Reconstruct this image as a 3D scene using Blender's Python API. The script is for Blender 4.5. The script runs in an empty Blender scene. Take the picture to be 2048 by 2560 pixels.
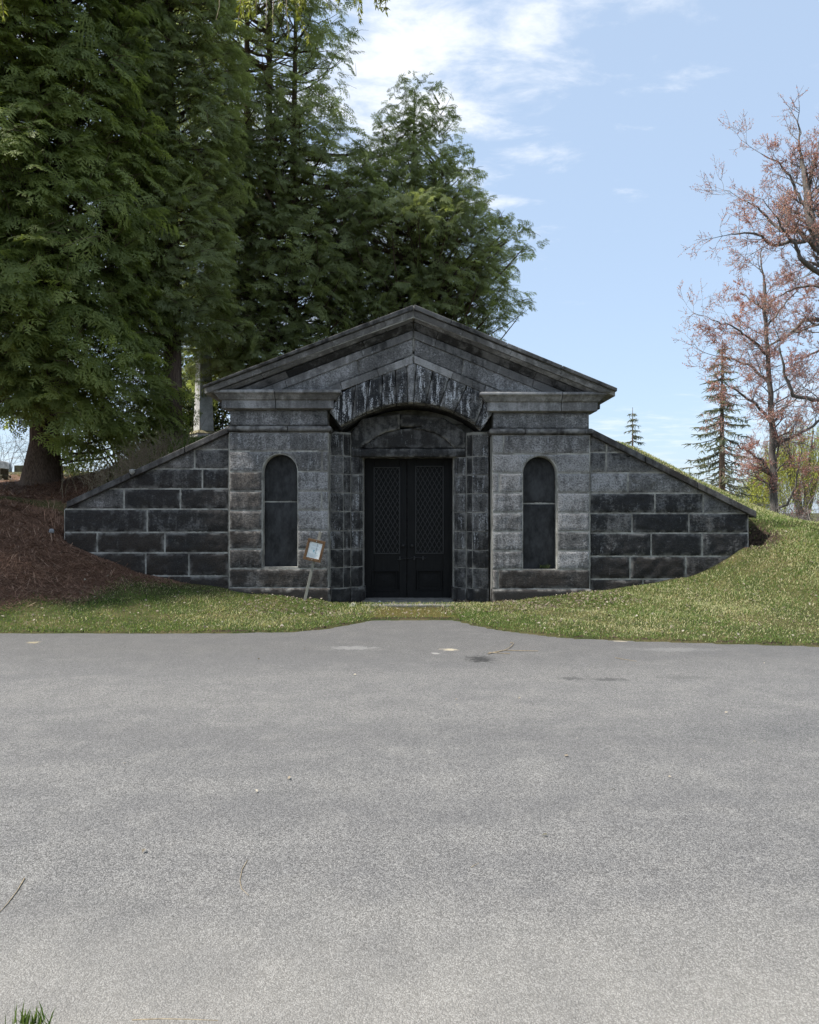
import bpy, math, random
import numpy as np
from mathutils import Vector, Matrix, noise as mnoise
from mathutils.geometry import delaunay_2d_cdt
R = math.radians
SC = bpy.context.scene
COL = SC.collection

# ------------------------------------------------------------------ camera
F = 1890.0            # focal length in photograph pixels (2048 wide)
EYE = 1.55
cam = bpy.data.cameras.new('camera')
cam.sensor_fit = 'HORIZONTAL'; cam.sensor_width = 36.0; cam.lens = 36.0 * F / 2048.0
cam.clip_start = 0.05; cam.clip_end = 3000
camo = bpy.data.objects.new('camera', cam); COL.objects.link(camo)
camo.location = (0, 0, EYE); camo.rotation_euler = (R(90), 0, 0)
SC.camera = camo

# ------------------------------------------------------------------ light
SUN_AZ, SUN_EL = -100.0, 56.0          # azimuth clockwise from +Y
SUN_POWER, SUN_ANGLE = 4.2, 5.0
SC.view_settings.view_transform = 'Standard'; SC.view_settings.look = 'None'
SC.view_settings.gamma = 1.0; SC.view_settings.exposure = 0.95
SC.view_settings.use_curve_mapping = False
SC.render.engine = 'CYCLES'
SC.cycles.use_denoising = True; SC.cycles.use_adaptive_sampling = True; SC.cycles.adaptive_threshold = 0.02
SC.cycles.max_bounces = 6; SC.cycles.diffuse_bounces = 3; SC.cycles.transmission_bounces = 3
SC.cycles.transparent_max_bounces = 6

sl = bpy.data.lights.new('sun', 'SUN'); sl.energy = SUN_POWER; sl.angle = R(SUN_ANGLE); sl.color = (1.0, 0.95, 0.87)
so = bpy.data.objects.new('sun', sl); COL.objects.link(so)
sd = Vector((math.sin(R(SUN_AZ)) * math.cos(R(SUN_EL)), math.cos(R(SUN_AZ)) * math.cos(R(SUN_EL)), math.sin(R(SUN_EL))))
so.rotation_euler = sd.to_track_quat('Z', 'Y').to_euler(); so.location = sd * 60


class NT:
    """small helper round a node tree"""
    def __init__(s, tree): s.t = tree; s.l = tree.links
    def n(s, kind, **kw):
        nd = s.t.nodes.new('ShaderNode' + kind)
        for k, v in kw.items():
            if k.startswith('i_'):
                k = k[2:]; k = int(k) if k.isdigit() else k.replace('_', ' ')
                s.set(nd.inputs[k], v)
            else: setattr(nd, k, v)
        return nd
    def set(s, sock, v):
        if isinstance(v, bpy.types.NodeSocket): s.l.new(v, sock)
        elif isinstance(v, bpy.types.Node): s.l.new(v.outputs[0], sock)
        elif isinstance(v, (tuple, list)) and len(v) == 3 and sock.type == 'RGBA': sock.default_value = (*v, 1)
        else: sock.default_value = v
    def math(s, op, a, b=0.0, c=None, clamp=False):
        nd = s.n('Math', operation=op, use_clamp=clamp); s.set(nd.inputs[0], a); s.set(nd.inputs[1], b)
        if c is not None: s.set(nd.inputs[2], c)
        return nd.outputs[0]
    def vmath(s, op, a, b):
        nd = s.n('VectorMath', operation=op); s.set(nd.inputs[0], a); s.set(nd.inputs[1], b); return nd.outputs[0]
    def mix(s, f, a, b, blend='MIX'):
        nd = s.n('Mix', data_type='RGBA', blend_type=blend, clamp_factor=True)
        s.set(nd.inputs[0], f); s.set(nd.inputs[6], a); s.set(nd.inputs[7], b); return nd.outputs[2]
    def ramp(s, f, lo, hi, a=0.0, b=1.0, smooth=True):
        nd = s.n('MapRange', interpolation_type='SMOOTHSTEP' if smooth else 'LINEAR', clamp=True) if smooth else s.n('MapRange', clamp=True)
        s.set(nd.inputs[0], f)
        for i, v in zip((1, 2, 3, 4), (lo, hi, a, b)): s.set(nd.inputs[i], v)
        return nd.outputs[0]
    def noise(s, vec, scale, detail=4.0, rough=0.55, dist=0.0):
        nd = s.n('TexNoise', i_Scale=scale, i_Detail=detail, i_Roughness=rough, i_Distortion=dist)
        if vec is not None: s.set(nd.inputs['Vector'], vec)
        return nd.outputs[0]
    def attr(s, name, out='Fac'): return s.n('Attribute', attribute_name=name).outputs[out]
    def scale(s, vec, v): return s.vmath('MULTIPLY', vec, v)


# ------------------------------------------------------------------ sky
W = bpy.data.worlds.new('World'); SC.world = W; W.use_nodes = True
g = NT(W.node_tree)
sky = g.n('TexSky', sky_type='NISHITA', sun_disc=False, sun_elevation=R(SUN_EL), sun_rotation=R(SUN_AZ), altitude=50.0, air_density=1.0, dust_density=1.2, ozone_density=2.0)
tc = g.n('TexCoord').outputs['Generated']
sx = g.n('SeparateXYZ', i_0=tc)
zc = g.math('ADD', g.math('MAXIMUM', sx.outputs[2], 0.0), 0.10)
u = g.math('DIVIDE', sx.outputs[0], zc); v = g.math('DIVIDE', sx.outputs[1], zc)
uv = g.n('CombineXYZ', i_0=u, i_1=v, i_2=0.0).outputs[0]
uvs = g.vmath('ADD', g.scale(uv, (1.0, 1.0, 1.0)), (3.7, 1.3, 0.0))
big = g.noise(uvs, 1.3, 2.0, 0.5)
fine = g.noise(g.scale(uvs, (1.0, 1.5, 1.0)), 5.0, 8.0, 0.62, 0.25)
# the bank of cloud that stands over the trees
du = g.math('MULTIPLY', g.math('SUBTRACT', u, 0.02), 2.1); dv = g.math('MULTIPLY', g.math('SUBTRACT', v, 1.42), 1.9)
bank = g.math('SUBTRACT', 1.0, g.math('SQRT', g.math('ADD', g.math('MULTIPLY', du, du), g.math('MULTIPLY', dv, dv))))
bank = g.math('MAXIMUM', bank, 0.30)  # extra cloud cover beyond the bank, added out of view to lift ambient light
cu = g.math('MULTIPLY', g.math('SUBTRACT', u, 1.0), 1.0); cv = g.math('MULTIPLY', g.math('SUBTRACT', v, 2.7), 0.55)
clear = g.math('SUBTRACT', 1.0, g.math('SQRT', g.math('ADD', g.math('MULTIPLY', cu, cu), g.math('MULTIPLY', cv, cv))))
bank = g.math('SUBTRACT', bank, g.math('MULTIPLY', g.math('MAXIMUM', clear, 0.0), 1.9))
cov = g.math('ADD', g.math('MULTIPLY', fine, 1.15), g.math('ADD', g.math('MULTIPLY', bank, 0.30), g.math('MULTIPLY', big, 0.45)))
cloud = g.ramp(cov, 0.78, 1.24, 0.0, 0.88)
skyc = g.n('Mix', data_type='RGBA', blend_type='MULTIPLY', i_0=1.0)
g.set(skyc.inputs[6], sky.outputs[0]); g.set(skyc.inputs[7], (0.095, 0.098, 0.098))
pale = g.mix(0.60, skyc.outputs[2], (0.36, 0.45, 0.575))
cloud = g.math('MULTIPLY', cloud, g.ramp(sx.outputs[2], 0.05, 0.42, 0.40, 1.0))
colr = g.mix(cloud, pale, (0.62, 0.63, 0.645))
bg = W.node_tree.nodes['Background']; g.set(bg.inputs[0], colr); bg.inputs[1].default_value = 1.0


# ------------------------------------------------------------------ helpers
def XZ(px, py, Y): return ((px - 1024.0) / F * Y, EYE + (1280.0 - py) / F * Y)
def P3(px, py, Y): x, z = XZ(px, py, Y); return Vector((x, Y, z))

def new_mat(name, rough=0.85, spec=0.3):
    m = bpy.data.materials.new(name); m.use_nodes = True
    t = NT(m.node_tree); b = m.node_tree.nodes['Principled BSDF']
    b.inputs['Roughness'].default_value = rough; b.inputs['Specular IOR Level'].default_value = spec
    return m, t, b

def link(name, me, mat, parent=None):
    o = bpy.data.objects.new(name, me)
    if mat is not None: me.materials.clear(); me.materials.append(mat)
    COL.objects.link(o)
    if parent is not None:
        o.parent = parent
        o.matrix_parent_inverse = Matrix.Translation(-parent.location) if parent.type == 'EMPTY' else Matrix()
    return o

def empty(name, loc):
    o = bpy.data.objects.new(name, None); o.location = loc; o.empty_display_size = 0.3; COL.objects.link(o); return o

def tag(o, label=None, cat=None, group=None, kind=None):
    for k, v in (('label', label), ('category', cat), ('group', group), ('kind', kind)):
        if v: o[k] = v
    return o

def pymesh(name, V, Fc, smooth=False):
    me = bpy.data.meshes.new(name); me.from_pydata([tuple(v) for v in V], [], Fc); me.update()
    if smooth: me.polygons.foreach_set('use_smooth', [True] * len(me.polygons))
    return me

def trimesh(name, V, T, attrs=None, smooth=False):
    V = np.ascontiguousarray(V, dtype=np.float32); T = np.ascontiguousarray(T, dtype=np.int32)
    me = bpy.data.meshes.new(name)
    me.vertices.add(len(V)); me.vertices.foreach_set('co', V.ravel())
    me.loops.add(T.size); me.loops.foreach_set('vertex_index', T.ravel())
    me.polygons.add(len(T)); me.polygons.foreach_set('loop_start', np.arange(0, T.size, 3, dtype=np.int32))
    me.polygons.foreach_set('use_smooth', np.full(len(T), smooth))
    for k, a in (attrs or {}).items():
        at = me.attributes.new(k, 'FLOAT', 'POINT'); at.data.foreach_set('value', np.ascontiguousarray(a, dtype=np.float32))
    me.update(calc_edges=True); return me

def tubes(paths, sides=6):
    """paths: list of (points list, radii list); returns V,T arrays"""
    Vs, Ts, off = [], [], 0
    for pts, rad in paths:
        p = np.array(pts, dtype=float); n = len(p); r = np.array(rad, dtype=float)
        d = np.gradient(p, axis=0); d /= np.linalg.norm(d, axis=1)[:, None] + 1e-9
        ref = np.array([0.31, 0.87, 0.12]) if abs(d[0, 2]) > 0.8 else np.array([0, 0, 1.0])
        a = np.cross(d, ref); a /= np.linalg.norm(a, axis=1)[:, None] + 1e-9
        b = np.cross(d, a)
        k = sides if r[0] > 0.035 else 3
        an = np.arange(k) * 2 * math.pi / k
        ring = p[:, None, :] + r[:, None, None] * (np.cos(an)[None, :, None] * a[:, None, :] + np.sin(an)[None, :, None] * b[:, None, :])
        Vs.append(ring.reshape(-1, 3))
        i = np.arange(n - 1)[:, None] * k; j = np.arange(k)[None, :]; jn = (j + 1) % k
        q0 = i + j; q1 = i + jn; q2 = i + k + jn; q3 = i + k + j
        t = np.concatenate([np.stack([q0, q1, q2], -1).reshape(-1, 3), np.stack([q0, q2, q3], -1).reshape(-1, 3)]) + off
        Ts.append(t); off += n * k
    return np.concatenate(Vs), np.concatenate(Ts)

def box(name, x0, x1, y0, y1, z0, z1, mat, parent=None, bev=0.004):
    V = [(x0, y0, z0), (x1, y0, z0), (x1, y1, z0), (x0, y1, z0), (x0, y0, z1), (x1, y0, z1), (x1, y1, z1), (x0, y1, z1)]
    Fc = [(3, 2, 1, 0), (4, 5, 6, 7), (0, 1, 5, 4), (1, 2, 6, 5), (2, 3, 7, 6), (3, 0, 4, 7)]
    o = link(name, pymesh(name, V, Fc), mat, parent)
    if bev: bevel(o, bev)
    return o

def bevel(o, w, seg=2):
    m = o.modifiers.new('bevel', 'BEVEL'); m.width = w; m.segments = seg; m.limit_method = 'ANGLE'; m.angle_limit = R(35)

def offset_poly(P, d):
    """inset a counter-clockwise polygon by d"""
    n = len(P); out = []
    for i in range(n):
        p0, p1, p2 = Vector(P[i - 1]), Vector(P[i]), Vector(P[(i + 1) % n])
        e1 = (p1 - p0).normalized(); e2 = (p2 - p1).normalized()
        n1 = Vector((-e1.y, e1.x)); n2 = Vector((-e2.y, e2.x))
        b = n1 + n2; k = b.length
        b = b / k if k > 1e-6 else n1
        c = max(0.35, b.dot(n1)); out.append(p1 + b * (d / c))
    return out

def ccw(P):
    a = sum(P[i - 1][0] * P[i][1] - P[i][0] * P[i - 1][1] for i in range(len(P)))
    return list(P) if a > 0 else list(P)[::-1]

def fbm(p, o=4): return mnoise.fractal(p, 0.9, 2.1, o)

def stone(name, poly, Yf, Yb, mat, parent, gap=0.0075, rock=0.012, step=0.05, tone=(0.5, 0.2), seed=None, streak=0.0):
    """a rough-faced stone: poly in world X,Z; its face is really uneven"""
    P = offset_poly(ccw(poly), gap)
    sd_ = random.random() * 50
    bd = []
    for i in range(len(P)):
        a, b = P[i], P[(i + 1) % len(P)]; n = max(1, int((b - a).length / step))
        for k in range(n): bd.append(a.lerp(b, k / n))
    nb = len(bd)
    wob = [0.0022 * mnoise.noise(Vector((q.x * 9, q.y * 9, sd_))) for q in bd]
    bd = [q + Vector((w_, w_ * 0.8)) for q, w_ in zip(bd, wob)]
    ins = offset_poly(bd, 0.014)
    xs = [q.x for q in bd]; zs = [q.y for q in bd]
    A = np.array([[q.x, q.y] for q in bd]); B = np.roll(A, -1, 0)
    def dist(p):
        ab = B - A; t = np.clip(((p - A) * ab).sum(1) / ((ab * ab).sum(1) + 1e-12), 0, 1)
        return np.sqrt((((A + ab * t[:, None]) - p) ** 2).sum(1)).min()
    def inside(p):
        x, y = p; c = False
        for (x1, y1), (x2, y2) in zip(A, B):
            if (y1 > y) != (y2 > y) and x < (x2 - x1) * (y - y1) / (y2 - y1) + x1: c = not c
        return c
    pts = list(bd)
    for q in ins:
        p = np.array((q.x, q.y))
        if inside(p) and dist(p) > 0.008: pts.append(Vector((q.x, q.y)))
    z = min(zs) + step * 0.6; row = 0
    while z < max(zs):
        x = min(xs) + step * (0.5 if row % 2 else 0.9)
        while x < max(xs):
            p = np.array((x + random.uniform(-.25, .25) * step, z + random.uniform(-.25, .25) * step))
            if inside(p) and dist(p) > 0.024: pts.append(Vector(p))
            x += step
        z += step * 0.87; row += 1
    ed = [(i, (i + 1) % nb) for i in range(nb)]
    vc, _, fc, ov, _, _ = delaunay_2d_cdt(pts, ed, [], 1, 1e-6)
    V, E = [], []
    for q in vc:
        d = dist(np.array((q.x, q.y)))
        y = Yf + 0.013 * max(0.0, 1 - d / 0.014)
        k = min(1.0, max(0.0, (d - 0.012) / 0.05))
        if rock: y -= rock * k * (0.55 + 0.9 * fbm(Vector((q.x * 7.5, sd_, q.y * 10)), 5))
        V.append((q.x, y, q.y)); E.append(max(0.0, 1 - d / 0.05))
    # boundary loop by edges used once
    cnt = {}
    for f in fc:
        for i in range(len(f)):
            a, b = f[i], f[(i + 1) % len(f)]; cnt[(a, b)] = cnt.get((a, b), 0) + 1
    Fc = [tuple(f) for f in fc]
    back = {}
    for (a, b) in list(cnt):
        if (b, a) not in cnt:
            for k in (a, b):
                if k not in back: back[k] = len(V); V.append((V[k][0], Yb, V[k][2])); E.append(1.0)
            Fc.append((b, a, back[a], back[b]))
    me = pymesh(name, V, Fc, smooth=True)
    try: me.set_sharp_from_angle(angle=R(50))
    except Exception: pass
    at = me.attributes.new('edge', 'FLOAT', 'POINT'); at.data.foreach_set('value', E)
    o = link(name, me, mat, parent)
    j = random.uniform(-.06, .06)
    o.color = (max(0, min(1, tone[0] + j)), max(0, min(1, tone[1] + random.uniform(-.08, .08))), streak, 1)
    return o

def prism(name, poly, yf, yb, mat, parent, bev=0.006, tone=(0.5, 0.2), streak=0.0):
    """poly: list of world (x,z); yf: front Y per vertex or one number"""
    a = sum(poly[i - 1][0] * poly[i][1] - poly[i][0] * poly[i - 1][1] for i in range(len(poly)))
    n = len(poly); yfs = list(yf) if isinstance(yf, (list, tuple)) else [yf] * n
    if a < 0: poly = list(poly)[::-1]; yfs = yfs[::-1]
    V = [(p[0], y, p[1]) for p, y in zip(poly, yfs)] + [(p[0], yb, p[1]) for p in poly]
    Fc = [tuple(range(n)), tuple(range(2 * n - 1, n - 1, -1))] + [((i + 1) % n, i, n + i, n + (i + 1) % n) for i in range(n)]
    o = link(name, pymesh(name, V, Fc), mat, parent)
    if bev: bevel(o, bev)
    o.color = (min(1, max(0, tone[0] + random.uniform(-.08, .08))), tone[1], streak, 1)
    return o

def px(poly, Y): return [XZ(a, b, Y) for a, b in poly]
def rect(x0, x1, y0, y1): return [(x0, y0), (x1, y0), (x1, y1), (x0, y1)]


# ------------------------------------------------------------------ materials
def stone_material(name, pitted=1.0, gloss=0.82):
    m, t, b = new_mat(name, gloss, 0.3)
    pos = t.n('NewGeometry').outputs['Position']
    info = t.n('ObjectInfo'); sc_ = t.n('SeparateColor', i_0=info.outputs['Color'])
    tone, brown, streak = sc_.outputs[0], sc_.outputs[1], sc_.outputs[2]
    jit = t.n('CombineXYZ', i_0=t.math('MULTIPLY', info.outputs['Random'], 7.0), i_1=0.0, i_2=t.math('MULTIPLY', info.outputs['Random'], 3.0)).outputs[0]
    pj = t.vmath('ADD', pos, jit)
    cloud_ = t.noise(pos, 1.5, 6, 0.62, 0.4)
    drip = t.noise(t.scale(pj, (5.5, 5.5, 0.55)), 1.6, 5, 0.62)
    mott = t.noise(pj, 9.0, 6, 0.68)
    pit = t.noise(pos, 46.0, 4, 0.7)
    pit2 = t.noise(t.scale(pos, (1.0, 1.0, 1.6)), 22.0, 5, 0.65)
    grain = t.noise(pos, 150.0, 2, 0.6)
    dev = lambda n_, k_: t.math('MULTIPLY', t.math('SUBTRACT', n_, 0.5), k_)
    f = t.math('ADD', t.math('ADD', dev(cloud_, 1.10), dev(drip, 0.70)), t.math('ADD', dev(mott, 0.50), dev(pit2, 0.80 * pitted)))
    f = t.math('ADD', t.math('ADD', f, dev(tone, 1.15)), 0.56)
    soot = (0.016, 0.0165, 0.0175); grey = (0.140, 0.139, 0.138); pale_ = (0.36, 0.36, 0.365)
    c = t.mix(t.ramp(f, 0.26, 0.54), soot, grey)
    c = t.mix(t.ramp(f, 0.56, 0.90), c, pale_)
    # white salts in runs down the stone
    run = t.noise(t.scale(pj, (10.0, 10.0, 1.3)), 1.7, 5, 0.62, 0.2)
    salt = t.ramp(t.math('ADD', t.math('ADD', run, t.math('MULTIPLY', t.math('SUBTRACT', pit, 0.5), 0.5)), t.math('MULTIPLY', streak, 0.15)), 0.66, 0.80)
    c = t.mix(t.math('MULTIPLY', salt, t.math('ADD', t.math('MULTIPLY', streak, 0.85), 0.16)), c, (0.50, 0.51, 0.53))
    # brown earthy stones
    br = t.math('MULTIPLY', brown, t.ramp(t.noise(pj, 1.7, 3), 0.18, 0.55))
    c = t.mix(br, c, t.mix(t.ramp(f, 0.4, 0.9), (0.034, 0.026, 0.020), (0.165, 0.135, 0.110)))
    # pits and grit
    c = t.mix(t.ramp(pit, 0.36, 0.56, 0.62 * pitted, 0.0), c, (0.008, 0.009, 0.011))
    c = t.mix(t.ramp(grain, 0.60, 0.78, 0.0, 0.32), c, (0.34, 0.35, 0.37))
    # lime smeared over the edges from the joints
    e = t.math('MULTIPLY', t.attr('edge'), t.ramp(t.noise(pj, 6.0, 4), 0.44, 0.66))
    c = t.mix(t.math('MULTIPLY', e, 0.55), c, (0.36, 0.35, 0.33))
    t.set(b.inputs['Base Color'], c)
    h = t.math('ADD', t.math('MULTIPLY', pit2, 0.65), t.math('ADD', t.math('MULTIPLY', pit, 0.38), t.math('MULTIPLY', grain, 0.08)))
    bp = t.n('Bump', i_Strength=0.75, i_Distance=0.016 * pitted + 0.002, i_Height=h); t.set(b.inputs['Normal'], bp.outputs[0])
    t.set(b.inputs['Roughness'], t.ramp(pit2, 0.3, 0.7, gloss - 0.22, min(1.0, gloss + 0.1)))
    return m

def flat_mat(name, c1, c2, scale=12.0, rough=0.8, bump=0.3, stretch=(1, 1, 1), spec=0.3, bdist=0.004):
    m, t, b = new_mat(name, rough, spec)
    pos = t.n('NewGeometry').outputs['Position']
    n1 = t.noise(t.scale(pos, stretch), scale, 6, 0.62); n2 = t.noise(t.scale(pos, stretch), scale * 5, 3, 0.6)
    f = t.math('ADD', t.math('MULTIPLY', n1, 0.7), t.math('MULTIPLY', n2, 0.3))
    t.set(b.inputs['Base Color'], t.mix(t.ramp(f, 0.33, 0.67), c1, c2))
    if bump: t.set(b.inputs['Normal'], t.n('Bump', i_Strength=bump, i_Distance=bdist, i_Height=f).outputs[0])
    return m

M_ROCK = stone_material('sooty_granite', 1.0)
M_SMOOTH = stone_material('dressed_granite', 0.4, 0.72)
M_MORTAR = flat_mat('lime_mortar', (0.12, 0.113, 0.10), (0.40, 0.39, 0.355), 3.5, 0.95, 0.5)
M_SLATE = flat_mat('slate_slab', (0.018, 0.0183, 0.019), (0.058, 0.059, 0.061), 3.2, 0.7, 0.3, (1.3, 1.3, .7), 0.15)
M_DOOR = flat_mat('black_door_paint', (0.005, 0.005, 0.0052), (0.011, 0.0108, 0.0108), 7, 0.55, 0.3, (5, 5, 0.6), 0.15)
M_IRON = flat_mat('black_iron', (0.009, 0.009, 0.009), (0.023, 0.0225, 0.022), 60, 0.55, 0.2, spec=0.5)
M_THRESH = flat_mat('threshold_stone', (0.10, 0.10, 0.09), (0.26, 0.25, 0.23), 8, 0.9, 0.4)

def asphalt():
    m, t, b = new_mat('worn_asphalt', 0.85, 0.35)
    pos = t.n('NewGeometry').outputs['Position']
    wob = t.vmath('ADD', pos, t.scale(t.n('TexNoise', i_Vector=pos, i_Scale=70.0, i_Detail=1.0).outputs['Color'], (0.006, 0.006, 0.0)))
    vo = t.n('TexVoronoi', i_Vector=wob, i_Scale=185.0); cellc = t.n('SeparateColor', i_0=vo.outputs['Color']).outputs[0]
    vo2 = t.n('TexVoronoi', i_Vector=wob, i_Scale=55.0); c2 = t.n('SeparateColor', i_0=vo2.outputs['Color']).outputs[0]
    big_ = t.noise(t.scale(pos, (0.16, 0.9, 1)), 1.2, 5, 0.6); mid = t.noise(pos, 3.2, 5, 0.6); fine_ = t.noise(pos, 95, 4, 0.75)
    c = t.mix(t.ramp(cellc, 0.1, 0.95, smooth=False), (0.122, 0.119, 0.115), (0.335, 0.328, 0.316))
    c = t.mix(t.ramp(c2, 0.88, 0.95, 0.0, 0.4), c, (0.34, 0.335, 0.32))
    c = t.mix(t.ramp(vo.outputs['Distance'], 0.32, 0.75, 0.0, 0.65), c, (0.04, 0.039, 0.038))
    c = t.mix(t.ramp(fine_, 0.34, 0.50, 0.75, 0.0), c, (0.04, 0.039, 0.038))
    fl = t.noise(t.scale(pos, (0.75, 1.5, 1)), 48, 2, 0.5)
    c = t.mix(t.ramp(fl, 0.64, 0.70, 0.0, 0.7), c, (0.032, 0.031, 0.030))
    var = t.math('ADD', t.math('MULTIPLY', big_, 0.7), t.math('MULTIPLY', mid, 0.35))
    c = t.mix(t.ramp(var, 0.40, 0.66, 0.42, 0.0), c, (0.07, 0.07, 0.074))
    # pale dust toward the near verge, darker toward the far edge
    sp = t.n('SeparateXYZ', i_0=pos); X, Y = sp.outputs[0], sp.outputs[1]
    dust = t.math('ADD', t.ramp(Y, 2.2, 3.4, 0.62, 0.0), t.math('MULTIPLY', t.math('SUBTRACT', mid, 0.5), 0.5))
    c = t.mix(t.math('MULTIPLY', t.math('MAXIMUM', dust, 0.0), 0.6), c, (0.30, 0.285, 0.255))
    far = t.math('ADD', t.ramp(Y, 6.6, 8.8, 0.0, 0.42), t.math('MULTIPLY', t.math('SUBTRACT', big_, 0.5), 0.6))
    c = t.mix(t.math('MAXIMUM', far, 0.0), c, (0.062, 0.060, 0.060))
    # spilled stains: (x, y, rx, ry, strength, pale)
    rough = 0.88
    nz = t.n('TexNoise', i_Vector=pos, i_Scale=14.0, i_Detail=6.0).outputs[0]
    for (sx_, sy_, rx, ry, st, colr_) in ((0.74, 7.94, 0.16, 0.20, 0.85, (0.018, 0.018, 0.018)), (1.51, 7.02, 0.14, 0.08, 0.6, (0.03, 0.03, 0.03)),
                                         (1.86, 6.97, 0.19, 0.07, 0.6, (0.03, 0.03, 0.03)), (-0.64, 8.60, 0.30, 0.14, 0.28, (0.34, 0.34, 0.33)),
                                         (0.45, 8.50, 0.10, 0.075, 0.8, (0.42, 0.37, 0.27)), (0.30, 8.27, 0.06, 0.06, 0.6, (0.36, 0.35, 0.33)),
                                         (-4.45, 8.96, 0.08, 0.08, 0.7, (0.34, 0.29, 0.18)), (2.57, 9.16, 0.10, 0.06, 0.7, (0.38, 0.33, 0.24)),
                                         (3.0, 8.5, 0.5, 0.14, 0.2, (0.30, 0.30, 0.29)), (2.6, 7.05, 0.3, 0.10, 0.3, (0.04, 0.04, 0.04))):
        a = t.math('DIVIDE', t.math('SUBTRACT', X, sx_), rx); d = t.math('DIVIDE', t.math('SUBTRACT', Y, sy_), ry)
        q = t.math('ADD', t.math('SQRT', t.math('ADD', t.math('MULTIPLY', a, a), t.math('MULTIPLY', d, d))), t.math('MULTIPLY', t.math('SUBTRACT', nz, 0.5), 2.6))
        k = t.ramp(q, 0.35, 1.15, st, 0.0)
        c = t.mix(k, c, colr_)
    t.set(b.inputs['Base Color'], c)
    h = t.math('SUBTRACT', t.math('MULTIPLY', fine_, 0.8), t.math('MULTIPLY', vo.outputs['Distance'], 0.75))
    h = t.math('SUBTRACT', h, t.math('MULTIPLY', vo2.outputs['Distance'], 0.35))
    t.set(b.inputs['Normal'], t.n('Bump', i_Strength=0.7, i_Distance=0.006, i_Height=h).outputs[0])
    return m

def ground_mat():
    m, t, b = new_mat('ground_cover', 0.95, 0.1)
    pos = t.n('NewGeometry').outputs['Position']
    a = t.noise(pos, 1.6, 5, 0.6); f_ = t.noise(pos, 26, 5, 0.7); ff = t.noise(pos, 120, 3, 0.6)
    mixn = t.math('ADD', t.math('MULTIPLY', a, 0.6), t.math('MULTIPLY', f_, 0.5))
    grass_ = t.mix(t.ramp(mixn, 0.42, 0.70), (0.036, 0.052, 0.014), (0.125, 0.105, 0.050))
    grass_ = t.mix(t.ramp(ff, 0.40, 0.6, 0.5, 0.0), grass_, (0.018, 0.017, 0.010))
    litter_ = t.mix(t.ramp(f_, 0.32, 0.68), (0.068, 0.040, 0.028), (0.20, 0.118, 0.082))
    litter_ = t.mix(t.ramp(ff, 0.52, 0.72, 0.0, 0.6), litter_, (0.16, 0.095, 0.058))
    moss_ = t.mix(t.ramp(f_, 0.35, 0.65), (0.050, 0.044, 0.016), (0.125, 0.105, 0.034))
    soil_ = t.mix(t.ramp(f_, 0.35, 0.65), (0.015, 0.011, 0.008), (0.07, 0.05, 0.036))
    nn = t.math('MULTIPLY', t.math('SUBTRACT', f_, 0.5), 0.9)
    c = t.mix(t.ramp(t.math('ADD', t.attr('litter'), nn), 0.35, 0.65), grass_, litter_)
    c = t.mix(t.ramp(t.math('ADD', t.attr('moss'), nn), 0.35, 0.65), c, moss_)
    c = t.mix(t.ramp(t.math('ADD', t.attr('soil'), nn), 0.35, 0.65), c, soil_)
    t.set(b.inputs['Base Color'], c)
    t.set(b.inputs['Normal'], t.n('Bump', i_Strength=0.8, i_Distance=0.03, i_Height=t.math('ADD', f_, t.math('MULTIPLY', ff, 0.4))).outputs[0])
    return m

def leaf_mat(name, cols, trans=0.48, rough=0.6, spec=0.25):
    """cols: dark, mid, light picked by the attribute tint"""
    m, t, b = new_mat(name, rough, spec)
    ti = t.attr('tint')
    c = t.mix(t.ramp(ti, 0.0, 0.5, smooth=False), cols[0], cols[1]); c = t.mix(t.ramp(ti, 0.5, 1.0, smooth=False), c, cols[2])
    t.set(b.inputs['Base Color'], c)
    if trans:
        tr = t.n('BsdfTranslucent'); t.set(tr.inputs[0], t.mix(1.0, c, (1.8, 1.8, 1.0), 'MULTIPLY'))
        ms = t.n('MixShader', i_0=trans); t.l.new(b.outputs[0], ms.inputs[1]); t.l.new(tr.outputs[0], ms.inputs[2])
        t.l.new(ms.outputs[0], m.node_tree.nodes['Material Output'].inputs[0])
    return m

M_BARK = flat_mat('cedar_bark', (0.050, 0.034, 0.026), (0.20, 0.145, 0.112), 9, 0.95, 1.0, (7, 7, 0.5), 0.1, 0.03)
M_BARK2 = flat_mat('grey_maple_bark', (0.075, 0.068, 0.062), (0.22, 0.20, 0.185), 9, 0.95, 0.9, (5, 5, 0.6), 0.1, 0.02)
M_TWIG = flat_mat('dry_twig', (0.15, 0.12, 0.08), (0.34, 0.28, 0.19), 40, 0.9, 0.0)
M_CEDAR = leaf_mat('cedar_foliage', ((0.088, 0.118, 0.040), (0.238, 0.282, 0.092), (0.43, 0.45, 0.15)))
M_CEDAR2 = leaf_mat('grey_green_cedar_foliage', ((0.116, 0.140, 0.068), (0.272, 0.312, 0.146), (0.45, 0.47, 0.23)))
M_SPRUCE = leaf_mat('spruce_foliage', ((0.08, 0.09, 0.075), (0.13, 0.145, 0.115), (0.17, 0.18, 0.14)), 0.4)  # colours lightened and greyed, so distance haze is painted into the needles
M_BUSH = leaf_mat('broad_shrub_foliage', ((0.018, 0.028, 0.010), (0.06, 0.08, 0.028), (0.14, 0.15, 0.06)), 0.3)
M_BUD = leaf_mat('red_maple_blossom', ((0.30, 0.14, 0.145), (0.48, 0.23, 0.235), (0.60, 0.42, 0.41)), 0.35)
M_WILLOW = leaf_mat('willow_foliage', ((0.16, 0.17, 0.03), (0.32, 0.34, 0.06), (0.46, 0.47, 0.12)), 0.4)
M_GRASS = leaf_mat('grass_blades', ((0.062, 0.118, 0.024), (0.15, 0.195, 0.058), (0.46, 0.42, 0.26)), 0.3)
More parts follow.
